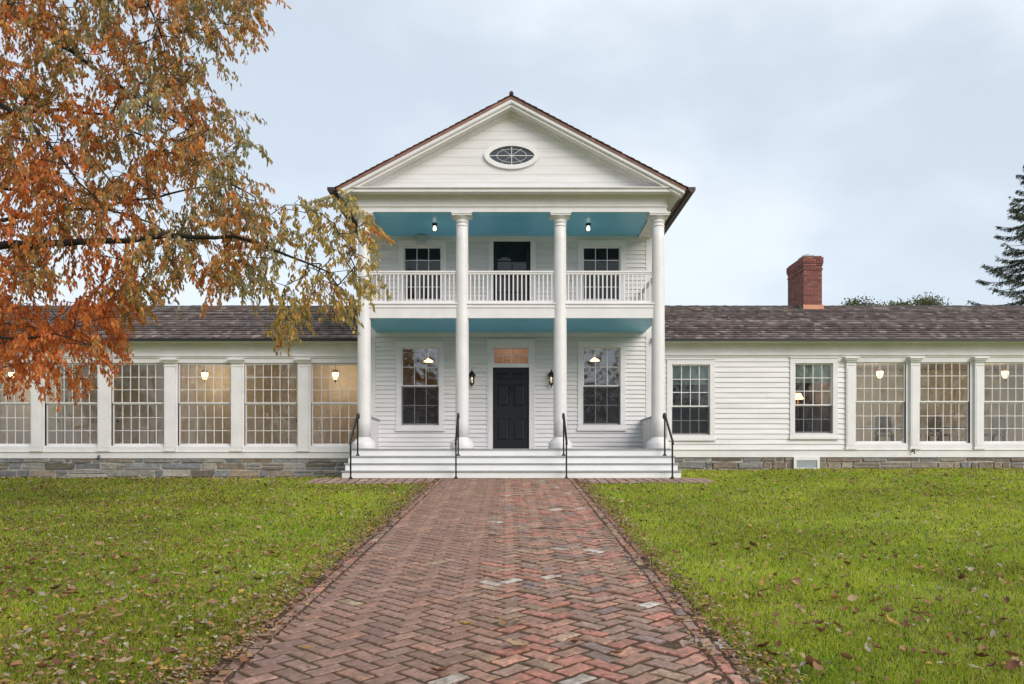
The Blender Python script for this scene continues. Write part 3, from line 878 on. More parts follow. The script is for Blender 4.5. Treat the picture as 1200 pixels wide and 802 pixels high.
b.box(xg(885)-.05, xg(885)+.05, YG+.13, YG+4, .7, 3.3)
part('bedroom_interior', b, ms)

# wing roofs -------------------------------------------------------------
RY = 26.2; RZ = 5.24; EY = 22.22
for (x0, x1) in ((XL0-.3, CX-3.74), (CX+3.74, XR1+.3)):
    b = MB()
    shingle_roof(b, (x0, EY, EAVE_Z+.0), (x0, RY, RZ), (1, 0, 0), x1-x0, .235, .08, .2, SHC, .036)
    b.add([(x0, EY, EAVE_Z-.01), (x1, EY, EAVE_Z-.01), (x1, RY, RZ-.01), (x0, RY, RZ-.01)], [(0, 1, 2, 3)], 0, (.05, .04, .04))
    b.add([(x0, RY, RZ-.005), (x1, RY, RZ-.005), (x1, RY+4, RZ-1.7), (x0, RY+4, RZ-1.7)], [(0, 1, 2, 3)], 0, (.08, .06, .055))
    x = x0
    while x < x1-.1:
        w2 = random.uniform(.14, .2); k = random.uniform(.6, 1.1); k2 = random.uniform(0, .015)
        b.add([(x, RY-.16, RZ-.03+k2), (x+w2-.004, RY-.16, RZ-.03+k2), (x+w2-.004, RY+.01, RZ+.045+k2), (x, RY+.01, RZ+.045+k2), (x, RY-.16, RZ-.06), (x+w2-.004, RY-.16, RZ-.06)], [(0, 1, 2, 3), (4, 5, 1, 0)], 0, (.085*k, .066*k, .062*k)); x += w2
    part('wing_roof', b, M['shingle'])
    b = MB()
    b.box(x0, x1, EY-.06, EY+.03, EAVE_Z-.045, EAVE_Z-.012); b.box(x0, x1, EY-.07, EY-.062, EAVE_Z-.05, EAVE_Z+.012)
    part('wing_gutter', b, M['blackmetal'])
    b = MB(); b.box(x0, x1, RY+3.5, RY+3.6, 0, RZ-1.5); part('rear_wall', b, M['siding'])
b = MB(); b.box(XR1+.0, XR1+.1, YG, RY+3.5, 0, 3.6); b.box(XL0-.1, XL0, YG, RY+3.5, 0, 3.6); part('end_wall', b, M['siding'])

# chimney -------------------------------------------------------------------
b = MB(); CY0 = 25.8; CY1 = 27.25
cx0, cx1 = WX(941.8, CY0), WX(963.3, CY0); cz0, cz1 = 4.7, WZ(299.6, CY0)
b.box(cx0+.006, cx1-.006, CY0+.006, CY1-.006, cz0, cz1-.01, 1)
def bcol():
    c = random.choice([(.225, .075, .058), (.25, .085, .065), (.20, .068, .055), (.27, .10, .075), (.165, .06, .052)]); k = random.uniform(.85, 1.15); return tuple(x*k for x in c)
bh = .067; nrow = int((cz1-cz0)/bh)
for r in range(nrow):
    z = cz0+r*bh; left = nrow-r
    o = 0
    if left <= 3: o = .035
    elif left <= 4: o = .018
    elif left in (7, 6): o = .02 if left == 6 else .0
    for face in ('f', 'l', 'r'):
        a0, a1 = (cx0-o, cx1+o) if face == 'f' else (CY0-o+.004, CY1+o)
        t = a0-(.1 if r % 2 else 0)
        while t < a1:
            s0, s1 = max(t, a0), min(t+.2, a1); t += .21
            if s1-s0 < .03: continue
            c = bcol()
            if face == 'f': b.box(s0, s1, CY0-o, CY0+.06, z, z+bh-.010, 0, c)
            elif face == 'l': b.box(cx0-o-.0005, cx0+.06, s0, s1, z, z+bh-.010, 0, c)
            else: b.box(cx1-.06, cx1+o+.0005, s0, s1, z, z+bh-.010, 0, c)
ch = part('chimney', b, [M['chim'], M['chimjoint']])
b = MB(); zf0 = 5.02; b.box(cx0-.02, cx1+.045, CY0-.03, CY0-.001, zf0-.05, zf0+.21); b.box(cx0-.05, cx1+.07, CY0-.10, CY0-.03, zf0-.06, zf0-.015)
part('copper_flashing', b, M['coppernew'], ch)
b = MB()
for i in range(4): b.box(cx0-.016-.001*i, cx0+.0, CY0+.1*i, CY0+.1*(i+1)+.03, zf0+.0+.045*i, zf0+.20+.045*i-.06)
part('lead_flashing', b, M['lead'], ch)
b = MB(); b.box(cx0+.02, cx1-.22, CY0+.05, CY0+.55, cz1-.012, cz1+.03); b.lathe((cx0*.6+cx1*.4), CY0+.3, [(.09, cz1+.0), (.10, cz1+.07), (.07, cz1+.10)], 12)
part('chimney_cap', b, M['lead'], ch)

# stone foundation -------------------------------------------------------------
def stones(x0, x1, ztop, zbot, pal, name):
    b = MB(); b.box(x0, x1, YG-.005, YG+.2, zbot-.3, ztop, 1)
    rows = [];  z = ztop; hs = [.12, .19, .20, .2]
    x_free = None
    for hgt in hs:
        x = x0
        while x < x1-.02:
            L = random.choice([.22, .35, .5, .75, .9])*random.uniform(.8, 1.2); L = min(L, x1-x)
            split = hgt > .16 and random.random() < .25
            parts = [(z-hgt, z)] if not split else [(z-hgt, z-hgt*.5), (z-hgt*.5, z)]
            for (za, zb) in parts:
                c = random.choice(pal); k = random.uniform(.75, 1.25); c = tuple(v*k for v in c)
                g_ = random.uniform(.009, .020); dy = random.uniform(.010, .05)
                n = []; 
                pts = [(x+g_, za+g_), ((x+x+L)/2, za+g_), (x+L-g_, za+g_), (x+L-g_, (za+zb)/2), (x+L-g_, zb-g_), (x+L/2, zb-g_), (x+g_, zb-g_), (x+g_, (za+zb)/2)]
                pts = [(a+random.gauss(0, .010), cz_+random.gauss(0, .010)) for a, cz_ in pts]
                mx_, mz_ = x+L/2, (za+zb)/2
                ins = [(mx_+(a-mx_)*(1-.035/L*1.2), mz_+(cz_-mz_)*.84) for a, cz_ in pts]
                vs = [(a, YG-.004, cz_) for a, cz_ in pts]+[(a, YG-dy-random.uniform(0, .012), cz_) for a, cz_ in ins]+[(mx_, YG-dy-random.uniform(-.004, .016), mz_)]
                fs = [(i, (i+1) % 8, 8+(i+1) % 8, 8+i) for i in range(8)]+[(8+i, 8+(i+1) % 8, 16) for i in range(8)]
                b.add(vs, fs, 0, c)
            x += L
        z -= hgt
    part(name, b, [M['stone'], M['mortar']])
stones(XL0, CX-3.85, zgv(537.4), -.1, [(.20, .205, .215), (.16, .165, .175), (.27, .25, .23), (.27, .21, .15), (.18, .15, .12), (.32, .29, .25), (.23, .23, .235), (.25, .20, .16)], 'stone_foundation')
stones(CX+3.85, XR1, zgv(536.1), .1, [(.24, .20, .16), (.27, .215, .16), (.21, .16, .125), (.20, .19, .18), (.30, .26, .21), (.17, .13, .11)], 'stone_foundation')
b = MB(); vx0, vx1, vz0, vz1 = xg(929), xg(959.2), zgv(550.5), zgv(536)
b.box(vx0, vx0+.07, YG-.10, YG, vz0, vz1); b.box(vx1-.07, vx1, YG-.10, YG, vz0, vz1); b.box(vx0+.07, vx1-.07, YG-.10, YG, vz1-.085, vz1-.001); b.box(vx0+.07, vx1-.07, YG-.10, YG, vz0, vz0+.05)
vo = part('crawlspace_vent', b, M['white'])
b = MB()
for i in range(7):
    z = vz0+.055+(vz1-vz0-.14)*i/7; b.add([(vx0+.07, YG-.085, z), (vx1-.07, YG-.085, z), (vx1-.07, YG-.06, z+.026), (vx0+.07, YG-.06, z+.026)], [(0, 1, 2, 3)])
b.box(vx0+.07, vx1-.07, YG-.055, YG-.05, vz0+.05, vz1-.085)
part('louvre', b, M['grey'], vo)

# ------------------------------------------------------------------ fixtures (own things)
def handrail(x, label):
    t = thing('handrail', label, 'handrail', (x, 18.8, 0), 'iron handrails on the front steps')
    yu, zu0, zu1 = 19.70, PF-.171, 1.475; yl, zl1 = 18.80, .84
    g0 = float(gz(x, yl))
    for (yy_, za, zb) in ((yu, zu0, zu1), (yl, g0, zl1)):
        b = MB(); b.box(x-.017, x+.017, yy_-.017, yy_+.017, za+.012, zb); b.lathe(x, yy_, [(.05, za+.002), (.05, za+.014), (.03, za+.03), (.022, za+.05)], 12)
        b.build('post', M['iron'], t)
    b = MB()
    pts = [(x, yu+.10, zu1-.075), (x, yu+.14, zu1-.05), (x, yu+.15, zu1-.005), (x, yu+.11, zu1+.03), (x, yu+.04, zu1+.03), (x, yu-.03, zu1+.005), (x, yl+.03, zl1+.03), (x, yl-.02, zl1+.01), (x, yl-.05, zl1-.03), (x, yl-.045, zl1-.075), (x, yl-.01, zl1-.08)]
    b.tube(pts, .026, 8); b.build('rail', M['iron'], t)
for x, lb in ((-3.47, 'black iron handrail at the far left end of the steps, below the wing windows'), (-1.105, 'black iron handrail on the steps left of the front door'), (1.375, 'black iron handrail on the steps right of the front door'), (3.755, 'black iron handrail at the far right end of the steps')):
    handrail(x, lb)

def wall_lantern(px, label):
    x = xw(px); zc = zw(444.5); y = YW-.15
    t = thing('wall_lantern', label, 'lantern', (x, YW, zc), 'lanterns beside the front door')
    b = MB(); b.lathe(x, y, [(.03, zc-.17), (.045, zc-.16), (.055, zc-.145), (.055, zc-.13), (.03, zc-.128)], 8)
    b.lathe(x, y, [(.004, zc-.25), (.012, zc-.235), (.014, zc-.22), (.007, zc-.205), (.02, zc-.185), (.03, zc-.172)], 8)
    for k in range(6):
        a = math.pi*k/3+math.pi/6; b.tube([(x+.053*math.cos(a), y+.053*math.sin(a), zc-.14), (x+.088*math.cos(a), y+.088*math.sin(a), zc+.08)], .0065, 4)
    b.lathe(x, y, [(.075, zc+.07), (.105, zc+.08), (.108, zc+.088), (.09, zc+.105), (.06, zc+.15), (.032, zc+.175), (.036, zc+.185), (.022, zc+.195), (.012, zc+.215), (.014, zc+.225), (.004, zc+.25)], 8)
    b.build('cage', M['iron'], t)
    b = MB(); b.lathe(x, y, [(.046, zc-.13), (.078, zc+.072)], 6); b.build('glass', M['glass'], t)
    b = MB(); b.lathe(x, y, [(.008, zc-.13), (.012, zc-.05), (.014, zc-.01), (.018, zc+.01), (.008, zc+.045)], 8); b.build('bulb', M['lantern'], t)
    b = MB(); b.box(x-.05, x+.05, YW-.045, YW-.018, zc-.12, zc+.12); b.tube([(x, YW-.04, zc+.03), (x, YW-.09, zc-.10), (x, YW-.13, zc-.20), (x, y, zc-.19)], .012, 6); b.build('bracket', M['iron'], t)
wall_lantern(553.2, 'black wall lantern mounted left of the front door')
wall_lantern(645.8, 'black wall lantern mounted right of the front door')

def point(x, y, z, e, col, r=.05):
    l = bpy.data.lights.new('lamp_light', 'POINT'); l.energy = e; l.color = col; l.shadow_soft_size = r
    o = bpy.data.objects.new('lamp_light', l); C.objects.link(o); o.location = (x, y, z); return o
def porch_bulb(px, label):
    y = 21.15; x = WX(px, y); z = CEIL
    t = thing('ceiling_lamp', label, 'ceiling lamp', (x, y, z), 'bare bulb lamps under the porch ceiling')
    b = MB(); b.lathe(x, y, [(.04, z-.055), (.05, z-.05), (.075, z-.015), (.075, z-.001)], 16); b.build('socket', M['iron'], t)
    b = MB(); b.lathe(x, y, [(.004, z-.175), (.028, z-.17), (.044, z-.145), (.047, z-.12), (.038, z-.09), (.03, z-.07), (.029, z-.056)], 14); b.build('bulb', M['bulbw'], t)
porch_bulb(509.4, 'lit bare bulb in black socket on the blue ceiling above the left balcony window')
porch_bulb(689.4, 'lit bare bulb in black socket on the blue ceiling above the right balcony window')
t = thing('wall_speaker', 'small grey box mounted under the blue ceiling above the left balcony window', 'speaker box', (xw(494), YW-.1, 6.2))
b = MB(); x = xw(494)
vs = [(x-.10, YW-.22, 6.19), (x+.10, YW-.22, 6.19), (x+.10, YW-.06, 6.16), (x-.10, YW-.06, 6.16), (x-.09, YW-.20, 6.36), (x+.09, YW-.20, 6.36), (x+.09, YW-.05, 6.36), (x-.09, YW-.05, 6.36)]
b.add(vs, [(0, 3, 2, 1), (4, 5, 6, 7), (0, 1, 5, 4), (1, 2, 6, 5), (2, 3, 7, 6), (3, 0, 4, 7)]); b.build('housing', M['grey'], t)
b = MB(); b.box(x-.03, x+.03, YW-.15, YW-.1, 6.36, 6.389); b.box(x-.11, x+.11, YW-.235, YW-.05, 6.35, 6.365); b.build('bracket', M['grey'], t)

def pendant(px, py, y, label, e=10):
    p = PT(px, py, y)
    t = thing('pendant_lamp', label, 'pendant lamp', (p.x, p.y, 3.3), 'lit pendant lamps inside the wings')
    b = MB(); b.tube([(p.x, p.y, p.z+.16), (p.x, p.y, 3.3)], .01, 6); b.lathe(p.x, p.y, [(.06, 3.27), (.06, 3.298)], 12); b.lathe(p.x, p.y, [(.12, p.z+.09), (.06, p.z+.14), (.02, p.z+.17)], 14); b.build('stem', M['brass'], t)
    b = MB(); b.lathe(p.x, p.y, [(.03, p.z-.12), (.06, p.z-.09), (.085, p.z-.02), (.095, p.z+.05), (.085, p.z+.08)], 18); b.build('globe', M['bulb'], t)
    b = MB(); b.lathe(p.x, p.y, [(.004, p.z-.23), (.018, p.z-.19), (.03, p.z-.14), (.034, p.z-.128)], 10); b.build('finial', M['brass'], t)
    l = point(p.x, p.y-.0, p.z-.3, e, (1, .80, .58)); l.parent = t; l.location = (0, .12, p.z-.0-3.3)
for i, (px, lb) in enumerate(((14, 'lit pendant lamp behind the leftmost wing window, half hidden by orange leaves'), (240, 'lit pendant lamp seen in the left wing window between two bare panes, clear of leaves'), (393, 'lit pendant lamp in the left wing window next to the portico'))):
    pendant(px, 440, YG+1.55, lb)
for px, lb in ((1031, 'lit pendant lamp in the first right wing window after the clapboard wall'), (1178, 'lit pendant lamp in the right wing window at the picture edge')):
    pendant(px, 438.5, YG+1.6, lb, 15)

# parlour lamp seen in the porch window, bedside lamp in the right wing
def hang_lamp(px, py, label):
    y = YW+1.6; p = PT(px, py, y)
    t = thing('hanging_lamp', label, 'hanging lamp', (p.x, p.y, SOF), 'parlour lamps behind the porch windows')
    b = MB(); b.tube([(p.x, p.y, p.z+.06), (p.x, p.y, SOF)], .008, 5); b.build('stem', M['white'], t)
    b = MB(); b.lathe(p.x, p.y, [(.14, p.z-.03), (.12, p.z+.0), (.04, p.z+.05), (.01, p.z+.08)], 16); b.build('lamp_shade', M['bulb'], t)
    l = point(0, 0, 0, 9, (1, .7, .4)); l.parent = t; l.location = (0, 0, p.z-.2-SOF)
l = point(0, 0, 0, 11, (1, .74, .5)); l.location = (CX, YW+1.0, 3.72)
hang_lamp(502, 423, 'small lit hanging lamp seen in the porch window left of the door')
hang_lamp(697, 422, 'small lit hanging lamp seen in the porch window right of the door')
p = PT(935, 466, YG+1.2)
t = thing('table_lamp', 'lit table lamp with a cone shade inside the window beside the vent', 'table lamp', (p.x, p.y, 1.45))
b = MB(); b.lathe(p.x, p.y, [(.16, p.z-.05), (.08, p.z+.12)], 16); b.build('lamp_shade', M['shade'], t)
b = MB(); b.lathe(p.x, p.y, [(.09, 1.45), (.09, 1.47), (.03, 1.5), (.05, 1.62), (.07, 1.72), (.03, 1.85), (.012, p.z-.02)], 14); b.build('base', M['brass'], t)
l = point(0, 0, 0, 7, (1, .62, .32)); l.parent = t; l.location = (.05, .05, p.z-1.45+.12)
t = thing('side_table', 'dark bedside table holding the lit lamp inside the right wing', 'table', (p.x, p.y, .7))
b = MB(); b.box(p.x-.3, p.x+.3, p.y-.22, p.y+.22, 1.40, 1.449); b.build('table_top', M['chairwood'], t)
for sx in (-1, 1):
    for sy in (-1, 1):
        b = MB(); b.box(p.x+sx*.27-.02, p.x+sx*.27+.02, p.y+sy*.19-.02, p.y+sy*.19+.02, .7, 1.40); b.build('leg', M['chairwood'], t)
# sunroom furniture: table and chairs behind the glass
def chair(x, y, rz, label):
    t = thing('chair', label, 'chair', (x, y, .7), 'chairs inside the right wing')
    def put(mb, nm, mt):
        c, s = math.cos(rz), math.sin(rz)
        mb.v = [(x+a*c-bb*s, y+a*s+bb*c, .7+z) for a, bb, z in mb.v]; mb.build(nm, mt, t)
    b = MB(); b.box(-.23, .23, -.23, .23, .42, .48); put(b, 'seat', M['cloth'])
    b = MB(); b.prism([(-.22, .52), (.22, .52), (.20, .98), (-.20, .98)], .21, .25); put(b, 'backrest', M['cloth'])
    for sx in (-1, 1):
        for sy in (-1, 1):
            b = MB(); b.box(sx*.2-.02, sx*.2+.02, sy*.2-.02, sy*.2+.02, 0, .42 if sy < 0 else .54); put(b, 'leg', M['chairwood'])
chair(xg(1062)+.0, YG+1.3, 2.6, 'grey upholstered chair behind the first right wing window')
chair(xg(1128), YG+1.2, 2.0, 'grey upholstered chair behind the middle right wing window')
chair(xg(1188), YG+1.0, 3.3, 'grey upholstered chair behind the right wing window at the picture edge')
t = thing('dining_table', 'long table with white top inside the right wing sunroom', 'table', (xg(1110), YG+2.2, .7))
b = MB(); b.box(xg(1020), xg(1200), YG+1.9, YG+2.7, 1.40, 1.45); b.build('table_top', M['white'], t)
for xx in (xg(1023), xg(1197)):
    for yy_ in (YG+1.95, YG+2.65):
        b = MB(); b.box(xx-.03, xx+.03, yy_-.03, yy_+.03, .7, 1.40); b.build('leg', M['chairwood'], t)
def spigot(px, py, label):
    p = PT(px, py, YG-.08)
    t = thing('spigot', label, 'tap', (p.x, YG-.05, p.z), 'garden taps on the wings')
    b = MB(); b.tube([(p.x, YG-.04, p.z), (p.x, YG-.12, p.z), (p.x, YG-.15, p.z-.03), (p.x, YG-.155, p.z-.07)], .016, 8); b.build('pipe', M['iron'], t)
    b = MB(); b.tube([(p.x, YG-.10, p.z), (p.x, YG-.10, p.z+.05)], .008, 6); b.lathe(p.x, YG-.10, [(.04, p.z+.05), (.04, p.z+.06)], 10); b.build('handle', M['iron'], t)
spigot(1070, 529, 'small black garden tap below the second pilaster of the right wing')
spigot(116, 536, 'small black garden tap above the stone foundation of the left wing')

# ------------------------------------------------------------------ vegetation
def rand_rot(n, r=rng):
    q = r.normal(size=(n, 4)); q /= np.linalg.norm(q, axis=1, keepdims=True)
    w, x, y, z = q.T
    return np.stack([np.stack([1-2*(y*y+z*z), 2*(x*y-z*w), 2*(x*z+y*w)], 1), np.stack([2*(x*y+z*w), 1-2*(x*x+z*z), 2*(y*z-x*w)], 1), np.stack([2*(x*z-y*w), 2*(y*z+x*w), 1-2*(x*x+y*y)], 1)], 1)
def leaf_arrays(P, D, N, L, Wd, curl=.15):
    """P base points, D direction, N side vector: bent lozenge leaves, 6 verts / 4 quads-ish (as 4 tris)"""
    D = D/np.linalg.norm(D, axis=1, keepdims=True)
    Sd = np.cross(D, N); Sd /= np.linalg.norm(Sd, axis=1, keepdims=True)+1e-9
    Up = np.cross(Sd, D)
    L = L[:, None]; Wd = Wd[:, None]
    v0 = P; v1 = P+D*L*.35+Sd*Wd*.5+Up*L*curl*.3; v2 = P+D*L*.35-Sd*Wd*.5+Up*L*curl*.3
    v3 = P+D*L*.72+Sd*Wd*.36-Up*L*curl*.1; v4 = P+D*L*.72-Sd*Wd*.36-Up*L*curl*.1; v5 = P+D*L-Up*L*curl*.8
    V = np.stack([v0, v1, v2, v3, v4, v5], 1).reshape(-1, 3)
    base = (np.arange(len(P))*6)[:, None, None]
    T = (np.array([[0, 2, 1], [1, 2, 4], [1, 4, 3], [3, 4, 5]])[None]+base).reshape(-1, 3)
    return V, T
def in_poly(px, py, poly):
    px = np.asarray(px); py = np.asarray(py); ins = np.zeros(px.shape, bool); j = len(poly)-1
    for i in range(len(poly)):
        xi, yi = poly[i]; xj, yj = poly[j]
        c = ((yi > py) != (yj > py)) & (px < (xj-xi)*(py-yi)/(yj-yi+1e-12)+xi)
        ins ^= c; j = i
    return ins
# ---- autumn tree at the left
OUT = [(-330, -160), (150, -170), (315, -30), (308, 25), (292, 44), (264, 48), (258, 76), (236, 88), (222, 98), (230, 112), (262, 120), (288, 142), (300, 165), (308, 188), (296, 188), (276, 172), (266, 190), (284, 207), (300, 226), (330, 240), (365, 240), (392, 233), (402, 230), (424, 242), (440, 256), (448, 262), (444, 272), (433, 284), (428, 306), (448, 322), (446, 334), (428, 338), (420, 362), (400, 374), (385, 360), (362, 362), (348, 390), (328, 398), (316, 385), (322, 360), (300, 342), (270, 336), (240, 335), (215, 342), (180, 345), (158, 360), (142, 388), (147, 412), (126, 428), (116, 442), (90, 452), (70, 450), (50, 458), (25, 452), (-60, 440), (-330, 420)]
HOLES = [[(186, 205), (222, 200), (242, 218), (232, 250), (207, 248), (186, 226)], [(62, 322), (95, 318), (92, 352), (58, 352)], [(326, 290), (350, 287), (346, 328), (326, 328)], [(372, 292), (402, 290), (408, 308), (376, 312)], [(118, 258), (140, 252), (140, 272), (120, 274)], [(0, 338), (22, 330), (26, 350), (0, 354)], [(150, 20), (178, 10), (182, 36), (160, 44)], [(352, 262), (372, 258), (374, 274), (354, 276)], [(232, 290), (262, 288), (258, 318), (236, 316)], [(2, 215), (22, 212), (22, 235), (4, 236)], [(5, 60), (25, 52), (30, 75), (8, 80)]]
TX, TY = -9.6, 11.6
tg = float(gz(TX, TY))
trunk_pts = [Vector((TX, TY, tg-.1)), Vector((TX+.05, TY, tg+1.2)), Vector((TX, TY+.1, 1.6)), Vector((TX+.15, TY, 3.2)), Vector((TX+.2, TY-.1, 5.0)), Vector((TX+.5, TY, 7.0)), Vector((TX+.6, TY+.1, 9.0))]
limbs = []
def limb(startz, pts, Y0, Y1, r0):
    a = Vector((TX+.15, TY, startz)); L = [a]
    n = len(pts)
    for i, (px, py) in enumerate(pts): L.append(PT(px, py, Y0+(Y1-Y0)*i/max(1, n-1)))
    limbs.append((L, r0))
limb(3.0, [(-60, 296), (0, 288), (60, 286), (130, 282), (200, 277), (275, 276), (320, 292), (385, 318)], 11.4, 10.8, .085)
limb(4.6, [(-60, 105), (0, 123), (36, 146), (64, 178), (91, 212), (112, 232)], 11.2, 10.6, .075)
limb(6.0, [(-60, 2), (0, 16), (42, 32), (64, 48), (104, 74), (150, 108), (200, 140), (240, 165)], 11.8, 11.6, .07)
limb(2.0, [(-60, 385), (0, 393), (22, 397), (60, 392), (80, 394), (105, 405)], 11.0, 10.4, .06)
limb(4.4, [(-60, 150), (13, 132), (64, 127), (120, 135), (170, 160), (220, 200)], 12.2, 12.6, .055)
limb(7.2, [(-80, -80), (40, -60), (140, -30), (175, 10), (190, 42)], 11.2, 11.0, .06)
limb(7.4, [(-60, -100), (100, -90), (230, -50), (285, -5)], 12.2, 12.2, .06)
limb(3.6, [(-40, 215), (40, 225), (110, 240), (180, 262), (230, 300)], 12.4, 12.8, .05)
limb(3.4, [(60, 250), (180, 232), (270, 215), (300, 232)], 11.8, 11.6, .045)
# out-of-picture limbs round the trunk
for a in np.linspace(.9, 5.6, 9):
    for hz in (3.5, 5.5, 7.5):
        r_ = random.uniform(2.2, 3.8); a2 = a+random.uniform(-.3, .3)+math.pi/2*0
        L = [Vector((TX+.2, TY, hz-.6))]
        for t in (.35, .7, 1.0): L.append(Vector((TX+.2+math.cos(a2)*r_*t, TY+math.sin(a2)*r_*t, hz-.6+1.2*t-.5*t*t)))
        limbs.append((L, .05))
nodes = []; par = []; rad0 = []
def add_node(p, q): nodes.append(np.array(p)); par.append(q); return len(nodes)-1
bb = MB()
bb.tube(trunk_pts, [.34, .27, .24, .22, .17, .12, .05], 14)
limb_end = []
for L, r0 in limbs:
    # resample
    pts = [L[0]]
    for a, c in zip(L[:-1], L[1:]):
        n = max(1, int((c-a).length/.22))
        for i in range(1, n+1):
            q = a.lerp(c, i/n); q = q+Vector((random.gauss(0, .012), random.gauss(0, .03), random.gauss(0, .012))); pts.append(q)
    N_ = len(pts); bb.tube(pts, [max(.009, r0*(1-.88*i/(N_-1))) for i in range(N_)], 7)
    prev = -1
    for i, q in enumerate(pts):
        if (q-L[0]).length > .9: prev = add_node(q, -1)
nlimb = len(nodes)
# leaf-bearing twig bases
cand = []
tries = 0
def blob(px, py):       # slow clumpy density
    return .58+.30*math.sin(px*.055+1.3*math.sin(py*.03))*math.sin(py*.06+1.1*math.sin(px*.027)+.7)+.28*math.sin(px*.11+2*math.sin(py*.05))*math.sin(py*.12+1.4*math.sin(px*.07))
while len(cand) < 2600 and tries < 60000:
    tries += 1
    px = random.uniform(-150, 450); py = random.uniform(-110, 452)
    if px < -10 and random.random() < .55: continue
    if not in_poly(px, py, OUT): continue
    if any(in_poly(px, py, h) for h in HOLES) and random.random() < .93: continue
    if random.random() > -.12+1.25*blob(px, py): continue
    if px > 310 and random.random() < .30: continue
    Yd = random.gauss(11.5, .75)
    if px > 300: Yd = random.gauss(11.0, .4)
    cand.append(PT(px, py-8, Yd))
for _ in range(260):
    a = random.uniform(1.2, 5.2); r_ = random.uniform(1.2, 3.9)
    q = Vector((TX+math.cos(a)*r_, TY+math.sin(a)*r_, random.uniform(2.6, 8.3)))
    if q.x/q.y*F+592 < -150: cand.append(q)
LN = np.array(nodes[:nlimb])
cp = np.array([[c.x, c.y, c.z] for c in cand])
dist = np.array([np.min(np.linalg.norm(LN-c, axis=1)) for c in cp])
order = np.argsort(dist)
ALL = np.zeros((nlimb+len(cp)*6, 3)); ALL[:nlimb] = LN; nn = nlimb
parent_i = [-1]*nlimb
tips = []
for i in order:
    c = cp[i]; dd = np.linalg.norm(ALL[:nn]-c, axis=1); j = int(np.argmin(dd)); d0 = dd[j]
    n = max(1, min(5, int(d0/.22))); pj = j
    for k in range(1, n+1):
        t = k/n; q = ALL[j]*(1-t)+c*t; q[2] += .10*d0*math.sin(math.pi*t)*.5; q += rng.normal(size=3)*.012
        ALL[nn] = q; parent_i.append(pj); pj = nn; nn += 1
    tips.append(pj)
cnt = np.zeros(nn)
for t in tips: cnt[t] += 1
for i in range(nn-1, nlimb-1, -1):
    if parent_i[i] >= 0: cnt[parent_i[i]] += cnt[i]
for i in range(nlimb, nn):
    j = parent_i[i]; ra = min(.008, .0018+.0011*math.sqrt(cnt[i])); rb = min(.008, .0018+.0011*math.sqrt(max(cnt[j], cnt[i])))
    bb.tube([ALL[j], ALL[i]], [rb, ra], 4)
tree = thing('autumn_tree', 'large tree with drooping orange and olive autumn leaves overhanging the left wing', 'tree', (TX, TY, tg))
bb.build('trunk', M['bark'], tree)
LP, LD, LNn, LL, LW_, LC = [], [], [], [], [], []
for t in tips:
    base = ALL[t]; pj = parent_i[t]; dr = base-ALL[pj] if pj >= 0 else np.array([1., 0, 0])
    dr = dr/(np.linalg.norm(dr)+1e-9); px = base[0]/base[1]*F+592; py = 545-(base[2]-EYE)/base[1]*F
    # how red/orange this spray is
    warm = .68-.0017*max(0, px-60)+.20*math.sin(px*.045+py*.03)+.0009*(py-200)*(1 if px < 160 else 0)
    if px < 150 and py > 340: warm += .35
    warm += random.gauss(0, .16)
    nl = random.randint(22, 40); ln = random.uniform(.20, .40)
    td = dr*.55+np.array([random.gauss(.12, .3), random.gauss(0, .3), -.55]); td /= np.linalg.norm(td)
    for k in range(nl):
        u = (k+random.random())/nl
        q = base+td*ln*u+np.array([0, 0, -.22*ln*u*u])+rng.normal(size=3)*.018
        dv = np.array([random.gauss(0, .45), random.gauss(0, .45), -1.0+random.gauss(0, .25)])+td*.35
        LP.append(q); LD.append(dv); LNn.append(rng.normal(size=3)); LL.append(random.uniform(.055, .094)); LW_.append(random.uniform(.022, .036))
        wv = warm+random.gauss(0, .22)
        if wv > .72: c = random.choice([(.46, .150, .032), (.42, .115, .028), (.52, .19, .04), (.37, .09, .028)])
        elif wv > .45: c = random.choice([(.44, .19, .045), (.33, .15, .045), (.48, .24, .055), (.26, .14, .055)])
        elif wv > .2: c = random.choice([(.30, .19, .06), (.22, .16, .06), (.38, .24, .06), (.17, .135, .06)])
        else: c = random.choice([(.21, .19, .09), (.16, .165, .09), (.27, .23, .11), (.34, .26, .07), (.24, .24, .17)])
        if px > 320 and random.random() < .5: c = random.choice([(.40, .30, .07), (.36, .25, .06), (.30, .24, .08), (.44, .27, .06)])
        kk = random.uniform(.75, 1.2); LC.append([v*kk*1.5 for v in c])
V, T = leaf_arrays(np.array(LP), np.array(LD), np.array(LNn), np.array(LL), np.array(LW_))
np_mesh('crown', V, T, np.repeat(np.array(LC), 6, 0), M['leaf'], tree)

